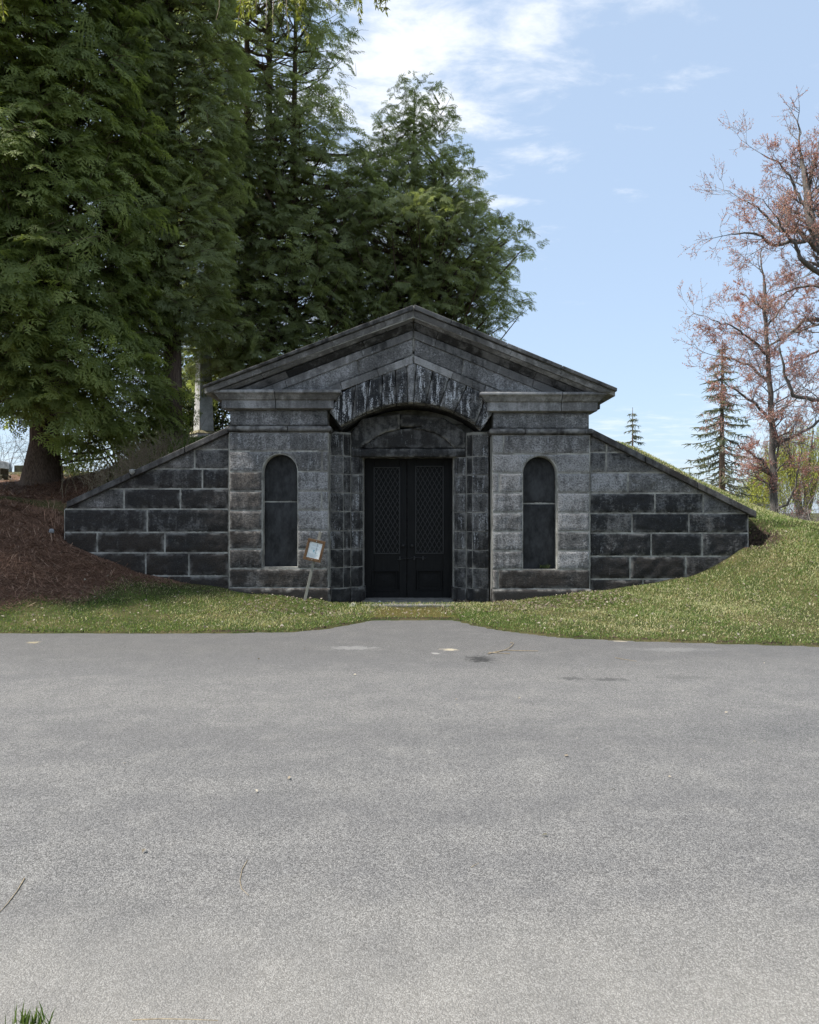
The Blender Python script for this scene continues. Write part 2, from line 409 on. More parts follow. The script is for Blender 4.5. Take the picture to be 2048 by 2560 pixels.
M_LITTER = leaf_mat('fallen_needles', ((0.110, 0.058, 0.037), (0.26, 0.145, 0.095), (0.42, 0.29, 0.21)), 0.0)
M_DEADLEAF = leaf_mat('dead_leaves', ((0.07, 0.05, 0.035), (0.20, 0.165, 0.125), (0.40, 0.36, 0.30)), 0.15)
M_ASPHALT = asphalt(); M_GROUND = ground_mat()
M_GRAVE = flat_mat('grey_headstone', (0.20, 0.21, 0.22), (0.42, 0.43, 0.45), 10, 0.85, 0.2)
M_GRAVE2 = flat_mat('mossy_headstone', (0.035, 0.035, 0.024), (0.12, 0.115, 0.075), 8, 0.9, 0.3)
M_MARBLE = flat_mat('weathered_marble', (0.34, 0.34, 0.32), (0.58, 0.58, 0.56), 6, 0.75, 0.15)
M_LICHEN = flat_mat('lichen_stone', (0.17, 0.15, 0.09), (0.36, 0.32, 0.20), 12, 0.9, 0.3)

# ------------------------------------------------------------------ ground
EX = [-400, -60, -20, -5.3, -3.4, -1.5, -1.15, -0.80, -0.52, 0.66, 0.88, 1.2, 2.0, 3.1, 4.8, 20, 60, 400]
EY = [14, 10.9, 10.1, 9.82, 9.77, 9.90, 10.15, 10.60, 11.02, 11.02, 10.5, 10.05, 9.42, 9.15, 8.85, 8.2, 7.5, 4]
def edge_y(x): return np.interp(x, EX, EY)
def near_y(x): return np.interp(x, [-400, -60, -3, -1.2, -0.4, 3, 60, 400], [3.4, 2.7, 2.33, 2.31, 2.24, 2.12, 1.6, 1.0])
H13 = ([-400, -30, -14, -9, -7.6, -7.0, -6.3, -5.96, -5.34, -4.65, -3.96, -3.13, -2.23, -1.5, -1.2, 1.2, 1.6, 1.9, 3.08, 3.97, 4.8, 5.56, 5.87, 6.3, 7, 8, 10, 14, 30, 400],
       [1.2, 1.4, 1.55, 1.68, 1.72, 1.62, 1.36, 1.04, .76, .50, .32, .21, .10, .03, 0, 0, .02, .03, .16, .28, .42, .76, 1.02, 1.22, 1.26, 1.12, .9, .65, .4, .2])
P135 = ([-400, -14, -9, -7.6, -6.2, -5.9, -3.15, 3.1, 5.9, 6.5, 7.5, 9, 14, 400], [1.6, 1.7, 1.78, 1.86, 1.76, 1.62, 2.90, 2.90, 1.46, 1.42, 1.3, 1.08, .68, .2])
P16 = ([-400, -14, -9, -7.5, -6.3, -5.2, -3, 3, 4.45, 4.9, 5.7, 6.6, 7.2, 7.7, 8.4, 10, 14, 400], [2.2, 2.2, 2.2, 2.15, 2.45, 2.98, 3.25, 3.2, 3.0, 2.82, 2.40, 1.92, 1.63, 1.43, 1.22, .95, .6, .2])
P24 = ([-400, -14, -8, -3, 3, 5, 8, 10, 20, 400], [2.7, 2.78, 2.8, 3.1, 2.9, 2.2, 1.0, .7, .4, .2])
P45 = ([-400, -14, -3, 3, 8, 20, 400], [2.7, 2.8, 2.4, 1.6, .6, .3, .2])
def zprof(p, x): return np.interp(x, p[0], p[1])
def ground_z(x, y):
    x = np.asarray(x, float); y = np.asarray(y, float)
    e = edge_y(x); n = near_y(x)
    k = np.clip((y - e) / np.maximum(13.05 - e, 0.3), 0, 1)
    front = 0.012 + zprof(H13, x) * k ** 1.45
    front = np.where(y < e - 0.02, -0.035, front)
    front = np.where(y < n, 0.015 + 0.02 * np.clip(n - y, 0, 3), front)
    s = lambda a, b: (lambda q: q * q * (3 - 2 * q))(np.clip((y - a) / (b - a), 0, 1))
    back = zprof(P135, x) * (1 - s(13.5, 16.0)) + zprof(P16, x) * s(13.5, 16.0)
    back = back * (1 - s(16.0, 24.0)) + zprof(P24, x) * s(16, 24)
    back = back * (1 - s(24, 45)) + zprof(P45, x) * s(24, 45)
    inside = np.abs(x) < 1.75
    t = np.where(inside, s(14.5, 14.8), s(13.2, 13.45))
    z = front * (1 - t) + back * t
    hole = np.exp(-(((x - 6.02) / 0.16) ** 2 + ((y - 13.1) / 0.22) ** 2)); z = z - 0.22 * hole
    z = z - 0.085 * np.clip((y - 11.15) / 1.3, 0, 1) * np.clip((1.55 - np.abs(x - .03)) / .5, 0, 1) * (y < 14.6)
    bump = 0.018 * np.sin(x * 2.9 + 1.3 * np.sin(y * 1.7)) * np.sin(y * 3.3 + x) + 0.010 * np.sin(x * 7.1 + y * 5.3)
    return z + bump * np.clip((y - e) / 1.0, 0, 1) * np.where((np.abs(x) < 1.4) & (y < 14.5), 0.3, 1.0)

def litter_w(x, y):
    x = np.asarray(x, float); y = np.asarray(y, float)
    a = np.clip((-x - 3.7 - 0.75 * (12.9 - y)) / 0.9 + 0.25 * np.sin(x * 3 + y * 2), 0, 1)
    b = np.clip((-x - 2.5) / 1.0, 0, 1) * np.clip((y - 13.3) / 0.2, 0, 1) * 0.85
    far_grass = np.clip((y - 20.5) / 1.5, 0, 1)
    return np.maximum(np.where(y < 13.35, a, 0), b) * (1 - far_grass) * (1 - 0.25 * np.clip((y - 17) / 1, 0, 1))
def moss_w(x, y):
    e = edge_y(x)
    return np.clip(1 - np.abs((np.asarray(x) - 0.05) / 0.78) ** 4, 0, 1) * np.clip((y - e) / 0.1 + 0.3, 0, 1) * np.clip((12.9 - y) / 0.3, 0, 1) * (np.abs(x) < 1.1) * (y > 10.5)
def soil_w(x, y):
    a = np.exp(-(((x - 6.05) / 0.26) ** 2 + ((y - 13.0) / 0.35) ** 2)) * 1.6
    b = np.clip(1 - np.abs(y - near_y(x) + 0.05) / 0.12, 0, 1)
    c = np.clip(1 - np.abs(y - edge_y(x)) / 0.06, 0, 1) * 0.8
    return np.clip(a + b + c, 0, 1)

xs = np.concatenate([[-900, -400, -200, -100, -60, -40, -28, -20, -16, -13, -11, -10], np.arange(-9, 10.01, 0.10), [10.5, 11.5, 13, 16, 20, 28, 40, 60, 100, 200, 400, 900]])
ys = np.concatenate([[-400, -100, -40, -15, -6, -2, 0, 1, 1.6], np.arange(1.9, 2.6, 0.06), [3, 4, 5, 6, 7, 8], np.arange(8.4, 13.15, 0.09), np.arange(13.18, 13.56, 0.06), np.arange(13.6, 17.5, 0.14), np.arange(17.7, 26, 0.4), [27, 29, 32, 36, 42, 50, 60, 80, 120, 200, 400, 900]])
GX, GY = np.meshgrid(xs, ys); gz = ground_z(GX, GY)
nx, ny = len(xs), len(ys)
i = np.arange(ny - 1)[:, None] * nx; j = np.arange(nx - 1)[None, :]
a_, b_, c_, d_ = i + j, i + j + 1, i + nx + j + 1, i + nx + j
T = np.concatenate([np.stack([a_, b_, c_], -1).reshape(-1, 3), np.stack([a_, c_, d_], -1).reshape(-1, 3)])
V = np.stack([GX, GY, gz], -1).reshape(-1, 3)
gm = trimesh('ground', V, T, {'litter': litter_w(GX, GY).ravel(), 'moss': moss_w(GX, GY).ravel(), 'soil': soil_w(GX, GY).ravel()}, True)
tag(link('ground', gm, M_GROUND), kind='structure')

# the road with its flared apron
rx = np.concatenate([[-400, -120, -60, -30, -18], np.arange(-12, 12.01, 0.06), [18, 30, 60, 120, 400]])
rng = np.random.default_rng(5)
ragf = np.convolve(rng.normal(0, 1, len(rx)), np.ones(3) / 3, 'same') * 0.050; ragn = np.convolve(rng.normal(0, 1, len(rx)), np.ones(5) / 5, 'same') * 0.018
ey = edge_y(rx) + ragf; nyv = near_y(rx) + ragn
rows = 14
RV = []
for k in range(rows):
    q = k / (rows - 1); yy = nyv * (1 - q) + ey * q
    zz = 0.03 * (1 - (2 * q - 1) ** 2) * 0.0 + 0.004 + (-0.028 if k in (0, rows - 1) else 0.0)
    if k in (0, rows - 1): yy = yy + (0.03 if k else -0.03)
    RV.append(np.stack([rx, yy, np.full_like(rx, zz)], -1))
RV = np.concatenate(RV); n_ = len(rx)
i = np.arange(rows - 1)[:, None] * n_; j = np.arange(n_ - 1)[None, :]
T = np.concatenate([np.stack([i + j, i + j + 1, i + n_ + j + 1], -1).reshape(-1, 3), np.stack([i + j, i + n_ + j + 1, i + n_ + j], -1).reshape(-1, 3)])
tag(link('road', trimesh('road', RV, T, None, False), M_ASPHALT), kind='structure')

# ------------------------------------------------------------------ the vault
random.seed(11)
YP = 13.0      # pilaster face
YW = 13.07     # wing face
vault = empty('burial_vault', (0, 13.3, 0))
tag(vault, 'low sooty stone burial vault with gabled front, black doors and sloping wing walls', 'burial vault')

def core(name, polys, Yf, Yb):
    V, Fc = [], []
    for P in polys:
        P = ccw(P); n = len(P); o = len(V)
        V += [(p[0], Yf, p[1]) for p in P] + [(p[0], Yb, p[1]) for p in P]
        Fc += [tuple(o + k for k in range(n)), tuple(o + k for k in range(2 * n - 1, n - 1, -1))] + [(o + (k + 1) % n, o + k, o + n + k, o + n + (k + 1) % n) for k in range(n)]
    return link(name, pymesh(name, V, Fc), M_MORTAR, vault)

def clip_slope(x0, x1, y0, y1, line):
    """rectangle in photo pixels cut by the coping line y=line(x) (keeps what is below it)"""
    P = [(x0, y0), (x1, y0), (x1, y1), (x0, y1)]; out = []
    f = lambda p: p[1] - line(p[0])
    for k in range(4):
        a, b = P[k], P[(k + 1) % 4]; fa, fb = f(a), f(b)
        if fa >= 0: out.append(a)
        if (fa >= 0) != (fb >= 0):
            q = fa / (fa - fb); out.append((a[0] + (b[0] - a[0]) * q, a[1] + (b[1] - a[1]) * q))
    return out

def area(P): return abs(sum(P[k - 1][0] * P[k][1] - P[k][0] * P[k - 1][1] for k in range(len(P)))) / 2

lineL = lambda x: 1268.0 - (x - 165.0) * (1268.0 - 1083.0) / (568.0 - 165.0)
lineR = lambda x: 1088.0 + (x - 1483.0) * (1288.0 - 1088.0) / (1886.0 - 1483.0)

# left wing: (top, bottom, joints, tones)
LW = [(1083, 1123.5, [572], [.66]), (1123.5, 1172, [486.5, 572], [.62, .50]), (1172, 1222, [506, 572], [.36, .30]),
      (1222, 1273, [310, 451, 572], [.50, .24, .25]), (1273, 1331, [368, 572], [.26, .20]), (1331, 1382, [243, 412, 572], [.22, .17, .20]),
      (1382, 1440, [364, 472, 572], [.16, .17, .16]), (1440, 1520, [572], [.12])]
wl = core('wing_wall', [px([(160, 1520), (572, 1520), (572, lineL(572) + 1), (166, 1269), (160, 1275)], YW)], YW + 0.007, YW + 0.42)
for (t0, t1, js, tn) in LW:
    x0 = 160
    for xj, tv in zip(js, tn):
        P = clip_slope(x0, xj, t0, t1, lineL)
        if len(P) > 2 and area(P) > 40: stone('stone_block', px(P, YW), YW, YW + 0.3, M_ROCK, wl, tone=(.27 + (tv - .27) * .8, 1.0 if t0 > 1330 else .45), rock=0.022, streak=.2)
        x0 = xj
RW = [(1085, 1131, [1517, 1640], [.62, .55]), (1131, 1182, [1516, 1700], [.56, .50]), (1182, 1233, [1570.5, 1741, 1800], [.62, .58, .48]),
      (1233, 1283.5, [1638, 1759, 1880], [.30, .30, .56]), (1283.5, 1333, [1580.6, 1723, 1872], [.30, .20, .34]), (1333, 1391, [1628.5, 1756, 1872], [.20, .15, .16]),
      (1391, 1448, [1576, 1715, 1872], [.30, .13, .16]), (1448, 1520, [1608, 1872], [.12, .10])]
wr = core('wing_wall', [px([(1475, 1520), (1872, 1520), (1872, lineR(1872) + 1), (1475, 1086)], YW)], YW + 0.007, YW + 0.42)
for (t0, t1, js, tn) in RW:
    x0 = 1475
    for xj, tv in zip(js, tn):
        P = clip_slope(x0, xj, t0, t1, lineR)
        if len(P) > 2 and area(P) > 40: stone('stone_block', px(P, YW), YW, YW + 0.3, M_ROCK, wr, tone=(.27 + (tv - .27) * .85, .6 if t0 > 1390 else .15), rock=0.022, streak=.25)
        x0 = xj
# copings
def coping(parent, cuts, topf, botf):
    for (xa, xb) in cuts:
        Yc = YW - 0.10
        poly = px([(xa + 0.7, topf(xa + 0.7)), (xb - 0.7, topf(xb - 0.7)), (xb - 0.7, botf(xb - 0.7)), (xa + 0.7, botf(xa + 0.7))], Yc)
        o = prism('coping_slab', poly, Yc, YW + 0.55, M_SMOOTH, parent, 0.012, tone=(.40, .55))
tL = lambda x: 1253.0 - (x - 168.0) * 185.0 / 398.0
coping(wl, [(165, 327), (327, 462), (462, 570)], tL, lambda x: tL(x) + 16)
tR = lambda x: 1073.0 + (x - 1483.0) * 206.0 / 411.0
coping(wr, [(1480, 1614), (1614, 1746), (1746, 1893)], tR, lambda x: tR(x) + 17)
# lump of mortar on the broken left coping joint
stone('mortar_lump', px([(322, 1174), (331, 1172), (336, 1180), (329, 1188), (324, 1184)], YW - .14), YW - .14, YW + .1, M_MORTAR, wl, gap=0, rock=0.01, step=.03)

def arc(cx, cy, r, a0, a1, n): return [(cx + r * math.cos(R(a0 + (a1 - a0) * k / n)), cy - r * math.sin(R(a0 + (a1 - a0) * k / n))) for k in range(n + 1)]

def pilaster(xa, xb, nx0, nx1, spring, nbot, courses, neck, cap_, plinth_top, niche_joint, seam, flip, tones):
    cx = (nx0 + nx1) / 2; r = (nx1 - nx0) / 2; top = spring - r
    y_top, y_bot = courses[0], 1525
    Lh = [(xa, y_top), (cx, y_top), (cx, top)] + arc(cx, spring, r, 90, 180, 10)[1:] + [(nx0, nbot), (cx, nbot), (cx, y_bot), (xa, y_bot)]
    Rh = [(cx, y_top), (xb, y_top), (xb, y_bot), (cx, y_bot), (cx, nbot), (nx1, nbot)] + arc(cx, spring, r, 0, 90, 10)
    pil = core('pilaster', [px(Lh, YP), px(Rh, YP)], YP + 0.007, YP + 0.40)
    def S(P, tv, br=.28, st=.55):
        tv = tv + .05
        return stone('stone_block', px(P, YP), YP, YP + 0.30, M_ROCK, pil, tone=(tv, br), rock=0.009, step=0.042, streak=st)
    c = courses
    # 0-1 full, 1-2 split round the arch, 2..6 beside the niche, last full
    x = xa
    for xj, tv in zip(seam[0] + [xb], tones[0]): S(rect(x, xj, c[0], c[1]), tv); x = xj
    S([(xa, c[1]), (cx, c[1]), (cx, top)] + arc(cx, spring, r, 90, 180, 9)[1:] + [(xa, spring)], tones[1][0])
    xr = seam[1] if seam[1] else xb
    S([(cx, c[1]), (xr, c[1]), (xr, spring)] + arc(cx, spring, r, 0, 90, 9), tones[1][1])
    if seam[1]: S(rect(xr, xb, c[1], spring), tones[1][1])
    for k in range(2, len(c) - 2):
        ya, yb = (spring if k == 2 else c[k]), c[k + 1]
        lj, rj = seam[2].get(k, (None, None))
        if lj: S(rect(xa, lj, ya, yb), tones[k][0]); S(rect(lj, nx0, ya, yb), tones[k][0] - .06)
        else: S(rect(xa, nx0, ya, yb), tones[k][0], .75 if flip else .2, .35)
        if rj: S(rect(nx1, rj, ya, yb), tones[k][1]); S(rect(rj, xb, ya, yb), tones[k][1])
        else: S(rect(nx1, xb, ya, yb), tones[k][1])
    x = xa
    for xj, tv in zip(seam[3] + [xb], tones[-1]): S(rect(x, xj, c[-2], c[-1]), tv, .75, .1); x = xj
    # plinth
    Yq = YP - 0.045
    stone('plinth_block', px(rect(xa - 1, xb + 4, plinth_top, 1525), Yq), Yq, YP + .3, M_SMOOTH, pil, gap=0.004, rock=0.004, tone=(.0, .6))
    # blind niche
    yn = YP + 0.20
    def SL(P): return stone('niche_slab', px(P, YP), yn, yn + .08, M_SLATE, pil, gap=0.006, rock=0.002, step=0.07)
    m0, m1 = nx0 - 3, nx1 + 3
    prism('joint_mortar', px(rect(m0, m1, niche_joint - 3, niche_joint + 3), YP), yn + .008, yn + .07, M_MORTAR, pil, 0)
    SL([(m0, niche_joint), (m1, niche_joint)] + [(m1, spring)] + arc(cx, spring, r + 3, 0, 180, 14)[1:])
    SL(rect(m0, m1, niche_joint, nbot + 4))
    prism('niche_sill', px(rect(nx0 - 1, nx1 + 1, nbot, nbot + 4), YP + .01), YP + .012, yn, M_SMOOTH, pil, 0, tone=(.7, .2))
    # a lining of mortar round the niche
    V, Fc = [], []
    ring = arc(cx, spring, r - 0.3, 0, 180, 16); ring = [(nx1 - .3, nbot)] + ring + [(nx0 + .3, nbot)]
    ring2 = arc(cx, spring, r + 1.2, 0, 180, 16); ring2 = [(nx1 + 1.2, nbot)] + ring2 + [(nx0 - 1.2, nbot)]
    n = len(ring)
    for q, y in ((ring, YP + .012), (ring, yn + .01), (ring2, YP + .012)): V += [(XZ(*p, YP)[0], y, XZ(*p, YP)[1]) for p in q]
    for k in range(n - 1): Fc += [(k, k + 1, n + k + 1, n + k), (k + 1, k, 2 * n + k, 2 * n + k + 1)]
    link('niche_reveal', pymesh('niche_reveal', V, Fc, True), M_MORTAR, pil)
    # neck moulding, frieze stone, cornice
    def slab(nm, x0_, x1_, prof, yref, jl=True, jr=True, tn=(.5, .2)):
        """prof: list of (projection m, photo y) from bottom to top"""
        V, Fc = [], []
        for p, py in prof:
            xl = XZ(x0_, py, yref)[0] - (p if jl else 0); xrr = XZ(x1_, py, yref)[0] + (p if jr else 0); z = XZ(0, py, yref)[1]
            V += [(xl, yref - p, z), (xrr, yref - p, z), (xrr, YP + .42, z), (xl, YP + .42, z)]
        nn = len(prof)
        for k in range(nn - 1):
            for e in range(4): a, b = 4 * k + e, 4 * k + (e + 1) % 4; Fc.append((a, b, b + 4, a + 4))
        Fc += [(3, 2, 1, 0), tuple(4 * (nn - 1) + e for e in range(4))]
        o = link(nm, pymesh(nm, V, Fc), M_SMOOTH, pil); bevel(o, 0.006)
        at = o.data.attributes.new('edge', 'FLOAT', 'POINT'); at.data.foreach_set('value', [1.0 if k // 4 >= nn - 3 else 0.0 for k in range(4 * nn)])
        o.color = (tn[0] + random.uniform(-.05, .05), tn[1], 0.25, 1); return o
    ns = cap_['neck_joint']
    npf = [(0.0, neck[1] + 1), (0.012, neck[1]), (0.045, neck[1] - 3), (0.052, neck[1] - 8), (0.045, neck[1] - 13), (0.02, neck[0])]
    slab('neck_moulding', xa, ns - .8, npf, YP, True, False, (.40, .45)); slab('neck_moulding', ns + .8, xb, npf, YP, False, True, (.42, .4))
    prism('frieze_core', px(rect(xa + 3, xb - 3, neck[1] - 62, neck[1] - 10), YP + 0.05), YP + .05, YP + .41, M_MORTAR, pil, 0)
    stone('frieze_stone', px(rect(xa + 2, xb - 2, cap_['fz'][0], cap_['fz'][1]), YP + 0.02), YP + .02, YP + .4, M_ROCK, pil, gap=.004, rock=.006, step=.042, tone=(.58, .1), streak=.3)
    f0, f1, f2, f3 = cap_['ys']       # bottom fascia, break, ovolo top, top
    yr = YP + 0.02
    cpf = [(0.0, f0 + 2), (0.125, f0), (0.125, f1), (0.155, f1 - 1), (0.175, f1 - 5), (0.215, f2 + 3), (0.245, f2), (0.262, f2 - 1), (0.262, f3 + 2), (0.235, f3)]
    cj = cap_['joint']
    slab('cornice_stone', xa + 4, cj - .8, cpf, yr, True, False, (.60, .2)); slab('cornice_stone', cj + .8, xb - 4, cpf, yr, False, True, (.50, .25))
    return pil

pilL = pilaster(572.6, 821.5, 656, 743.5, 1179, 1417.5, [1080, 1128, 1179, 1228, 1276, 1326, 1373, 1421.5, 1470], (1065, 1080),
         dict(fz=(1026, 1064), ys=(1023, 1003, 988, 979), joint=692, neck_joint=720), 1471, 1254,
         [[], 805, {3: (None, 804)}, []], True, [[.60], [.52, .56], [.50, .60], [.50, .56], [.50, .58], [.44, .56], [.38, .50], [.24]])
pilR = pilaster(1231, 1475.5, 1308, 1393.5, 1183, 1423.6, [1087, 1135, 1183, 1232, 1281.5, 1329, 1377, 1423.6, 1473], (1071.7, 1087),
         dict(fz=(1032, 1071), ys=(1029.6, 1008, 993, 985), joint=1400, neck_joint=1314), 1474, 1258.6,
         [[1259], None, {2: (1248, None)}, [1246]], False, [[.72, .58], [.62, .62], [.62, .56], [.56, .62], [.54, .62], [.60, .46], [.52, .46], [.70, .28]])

# jambs: splayed, two stones deep on each side
jl = core('jamb', [px([(824, 1078), (908, 1078), (908, 1520), (824, 1520)], 13.60)], 13.72, 14.25)
jr = core('jamb', [px([(1134, 1078), (1224, 1078), (1224, 1520), (1134, 1520)], 13.60)], 13.72, 14.25)
def jamb_stone(nm, pts, ya, yb, parent, tone, streak, mat=M_ROCK, gap=1.4):
    """pts: plan points (photo x, depth Y) outer to inner; ya,yb photo rows"""
    V, E, nseg = [], [], 7
    plan = []
    for (p, q) in zip(pts[:-1], pts[1:]):
        for k in range(4): plan.append((p[0] + (q[0] - p[0]) * k / 4, p[1] + (q[1] - p[1]) * k / 4))
    plan.append(pts[-1]); n = len(plan); s_ = random.random() * 30
    for r_ in range(nseg + 1):
        fr = r_ / nseg
        for k, (xx, Yq) in enumerate(plan):
            X0 = (xx - 1024) / F * Yq; z = EYE + (1280 - (ya + gap + (yb - ya - 2 * gap) * fr)) / F * 13.45
            d = 0.007 * fbm(Vector((X0 * 12, s_, z * 12)), 4) if 0 < r_ < nseg else -0.006
            V.append((X0, Yq - d - 0.004, z)); E.append(1.0 if r_ in (0, nseg) or k in (0, n - 1) else 0.15)
    Fc = [(r_ * n + k, (r_ + 1) * n + k, (r_ + 1) * n + k + 1, r_ * n + k + 1) for r_ in range(nseg) for k in range(n - 1)]
    sgn = 1 if pts[0][0] < pts[-1][0] else -1
    if sgn < 0: Fc = [f[::-1] for f in Fc]
    # give it a back
    o0 = len(V)
    for r_ in (0, nseg):
        for k in (0, n - 1): V.append((V[r_ * n + k][0], 14.0, V[r_ * n + k][2])); E.append(1)
    def q_(a, b, c, d): Fc.append((a, b, c, d) if sgn > 0 else (d, c, b, a))
    q_(o0, o0 + 2, nseg * n, 0); q_(n - 1, nseg * n + n - 1, o0 + 3, o0 + 1)
    top = tuple(range(n)) + (o0 + 1, o0); bot = tuple(nseg * n + k for k in range(n))[::-1] + (o0 + 2, o0 + 3)
    Fc += [top if sgn > 0 else top[::-1], bot if sgn > 0 else bot[::-1]]
    me = pymesh(nm, V, Fc, True)
    try: me.set_sharp_from_angle(angle=R(28))
    except Exception: pass
    at = me.attributes.new('edge', 'FLOAT', 'POINT'); at.data.foreach_set('value', E)
    o = link(nm, me, mat, parent); o.color = (tone + random.uniform(-.08, .08), .25, streak, 1); return o
jamb_back = True
JY = [1085, 1140, 1186, 1232.5, 1279, 1327, 1373, 1418, 1469]
jamb_stone('joint_mortar', [(825.5, 13.348), (849, 13.348), (858, 13.388), (868, 13.45), (877, 13.52), (878, 13.578), (897, 13.578), (908, 13.71)], 1080, 1520, jl, .5, 0, M_MORTAR)
jamb_stone('joint_mortar', [(1221.5, 13.348), (1196, 13.348), (1182, 13.388), (1174, 13.45), (1167, 13.52), (1165, 13.578), (1146, 13.578), (1135, 13.71)], 1080, 1520, jr, .5, 0, M_MORTAR)
for k in range(8):
    a, b = JY[k], JY[k + 1]; wet = k >= 6
    jamb_stone('stone_block', [(825, 13.33), (849, 13.33), (858, 13.37)], a, b, jl, .34 if wet else .40, .15 if wet else .75)
    jamb_stone('stone_block', [(859.5, 13.39), (868, 13.43), (876.5, 13.50)], a, b, jl, .26, .1 if wet else .35)
    jamb_stone('stone_block', [(878.5, 13.56), (897, 13.56), (907, 13.68)], a, b, jl, .30, .15 if wet else .7)
    jamb_stone('stone_block', [(1221, 13.33), (1196, 13.33), (1182, 13.37)], a + 2, b + 2, jr, .34 if wet else .40, .15 if wet else .8)
    jamb_stone('stone_block', [(1180.5, 13.39), (1174, 13.43), (1167.5, 13.50)], a + 2, b + 2, jr, .24, .1 if wet else .3)
    jamb_stone('stone_block', [(1164.5, 13.56), (1146, 13.56), (1136, 13.68)], a + 2, b + 2, jr, .30, .15 if wet else .7)
for (parent, o1, o2) in ((jl, [(824, 13.28), (852, 13.28), (876, 13.46)], [(878, 13.50), (899, 13.50), (912, 13.66)]), (jr, [(1222, 13.28), (1194, 13.28), (1168, 13.46)], [(1166, 13.50), (1145, 13.50), (1131, 13.66)])):
    for pp in (o1, o2): jamb_stone('plinth_block', pp, 1470, 1520, parent, .02, 0.0, M_SMOOTH)

# lintel with its segmental sunk panel
lint = core('lintel', [px(rect(850, 1200, 1030, 1060), 13.9)], 13.92, 14.2)
YL = 13.55
stone('lintel_stone', px(rect(878, 1165, 1121, 1142.5), YL), YL, 14.15, M_SMOOTH, lint, gap=.003, rock=.004, tone=(.30, .2), streak=.3)
pa = [(903, 1120), (918, 1108), (940, 1092), (965, 1080), (1000, 1073), (1030, 1071), (1060, 1074), (1090, 1083), (1115, 1098), (1137, 1120)]
stone('sunk_panel', px(pa, YL + .06), YL + .06, 14.1, M_SMOOTH, lint, gap=.001, rock=.003, tone=(.26, .3), streak=.35)
lft = [(878, 1120.5), (903, 1120.5)] + pa[1:5] + [(1000, 1066), (1000, 1035), (905, 1045), (878, 1080)]
rgt = [(1165, 1120.5), (1137, 1120.5)] + pa[8:4:-1] + [(1060, 1066), (1000, 1066), (1000, 1035), (1110, 1045), (1165, 1080)]
stone('lintel_stone', px(lft, YL), YL + .002, 14.15, M_SMOOTH, lint, gap=.002, rock=.004, tone=(.30, .2), streak=.35)
stone('lintel_stone', px(rgt, YL), YL + .002, 14.15, M_SMOOTH, lint, gap=.002, rock=.004, tone=(.32, .2), streak=.2)
# dark soffit stones of the vaulted recess behind the arch
cyA = 1284.0
sof = [(1028 + 277 * math.sin(R(a)), cyA - 277 * math.cos(R(a))) for a in np.linspace(-40, 40, 9)]
for k in range(8):
    p, q = sof[k], sof[k + 1]; e = lambda w, d: (1028 + (w[0] - 1028) * d, cyA + (w[1] - cyA) * d)
    prism('soffit_stone', px([e(p, 1.0), e(q, 1.0), e(q, 1.10), e(p, 1.10)], 13.06), 13.30, 13.95, M_SMOOTH, lint, .004, tone=(.24, .2))

# arch: voussoirs that reach up to the raking moulding
YA = 13.0
intr = lambda x: cyA - math.sqrt(277.0 ** 2 - (x - 1028.0) ** 2)
raL = lambda x: 906 + (1031 - x) * (981 - 906) / (1031 - 839.5)
raR = lambda x: 904 + (x - 1031) * (984 - 904) / (1217 - 1031.0)
arch = core('arch', [px([(852, 1000), (905, 1000), (1020, 950), (1036, 950), (1160, 1000), (1205, 1005), (1140, 1010), (1030, 985), (920, 1010)], YA)], YA + .05, YA + .3)
topL = [847.5, 889, 935, 981, 1017]; botL = [852, 879, 915, 953, 990, 1019]
topLx = [849, 889, 935, 981, 1017]
tops = [(849, 985), (849, raL(849)), (889, raL(889)), (935, raL(935)), (980, raL(980)), (1017, raL(1017)), (1041, raR(1041)), (1083, raR(1083)), (1124, raR(1124)), (1168, raR(1168)), (1212, raR(1212))]
bots = [(851, 1066), (880, 0), (915, 0), (953, 0), (991, 0), (1020, 0), (1034, 0), (1065, 0), (1099, 0), (1137, 0), (1172, 0)]
bots = [(x, y or intr(x)) for x, y in bots]
def vouss(P, nm='voussoir', tn=.27, st=.9): return stone(nm, px(P, YA - .0), YA - .02, YA + .32, M_ROCK, arch, gap=.006, rock=.016, step=.04, tone=(tn, .05), streak=st)
vouss([(823, 1030), (846, 986), tops[2], bots[1], (851, 1066)])
tl_, bl_ = [889, 925, 958, 989, 1017], [880, 915, 953, 991, 1020]
for k in range(4): vouss([(tl_[k], raL(tl_[k])), (tl_[k + 1], raL(tl_[k + 1])), (bl_[k + 1], intr(bl_[k + 1])), (bl_[k], intr(bl_[k]))])
vouss([tops[5], (1031, 908), (1041, raR(1041)), bots[6], bots[5]], 'keystone', .62, .3)
for k in range(6, 9): vouss([tops[k], tops[k + 1], bots[k + 1], bots[k]])
vouss([tops[9], (1212, raR(1212)), (1216, 990), (1190, 1060), bots[10], bots[9]])
vouss([(1216, 990), (1230, 1008), (1233, 1032), (1204, 1075), (1190, 1060)])

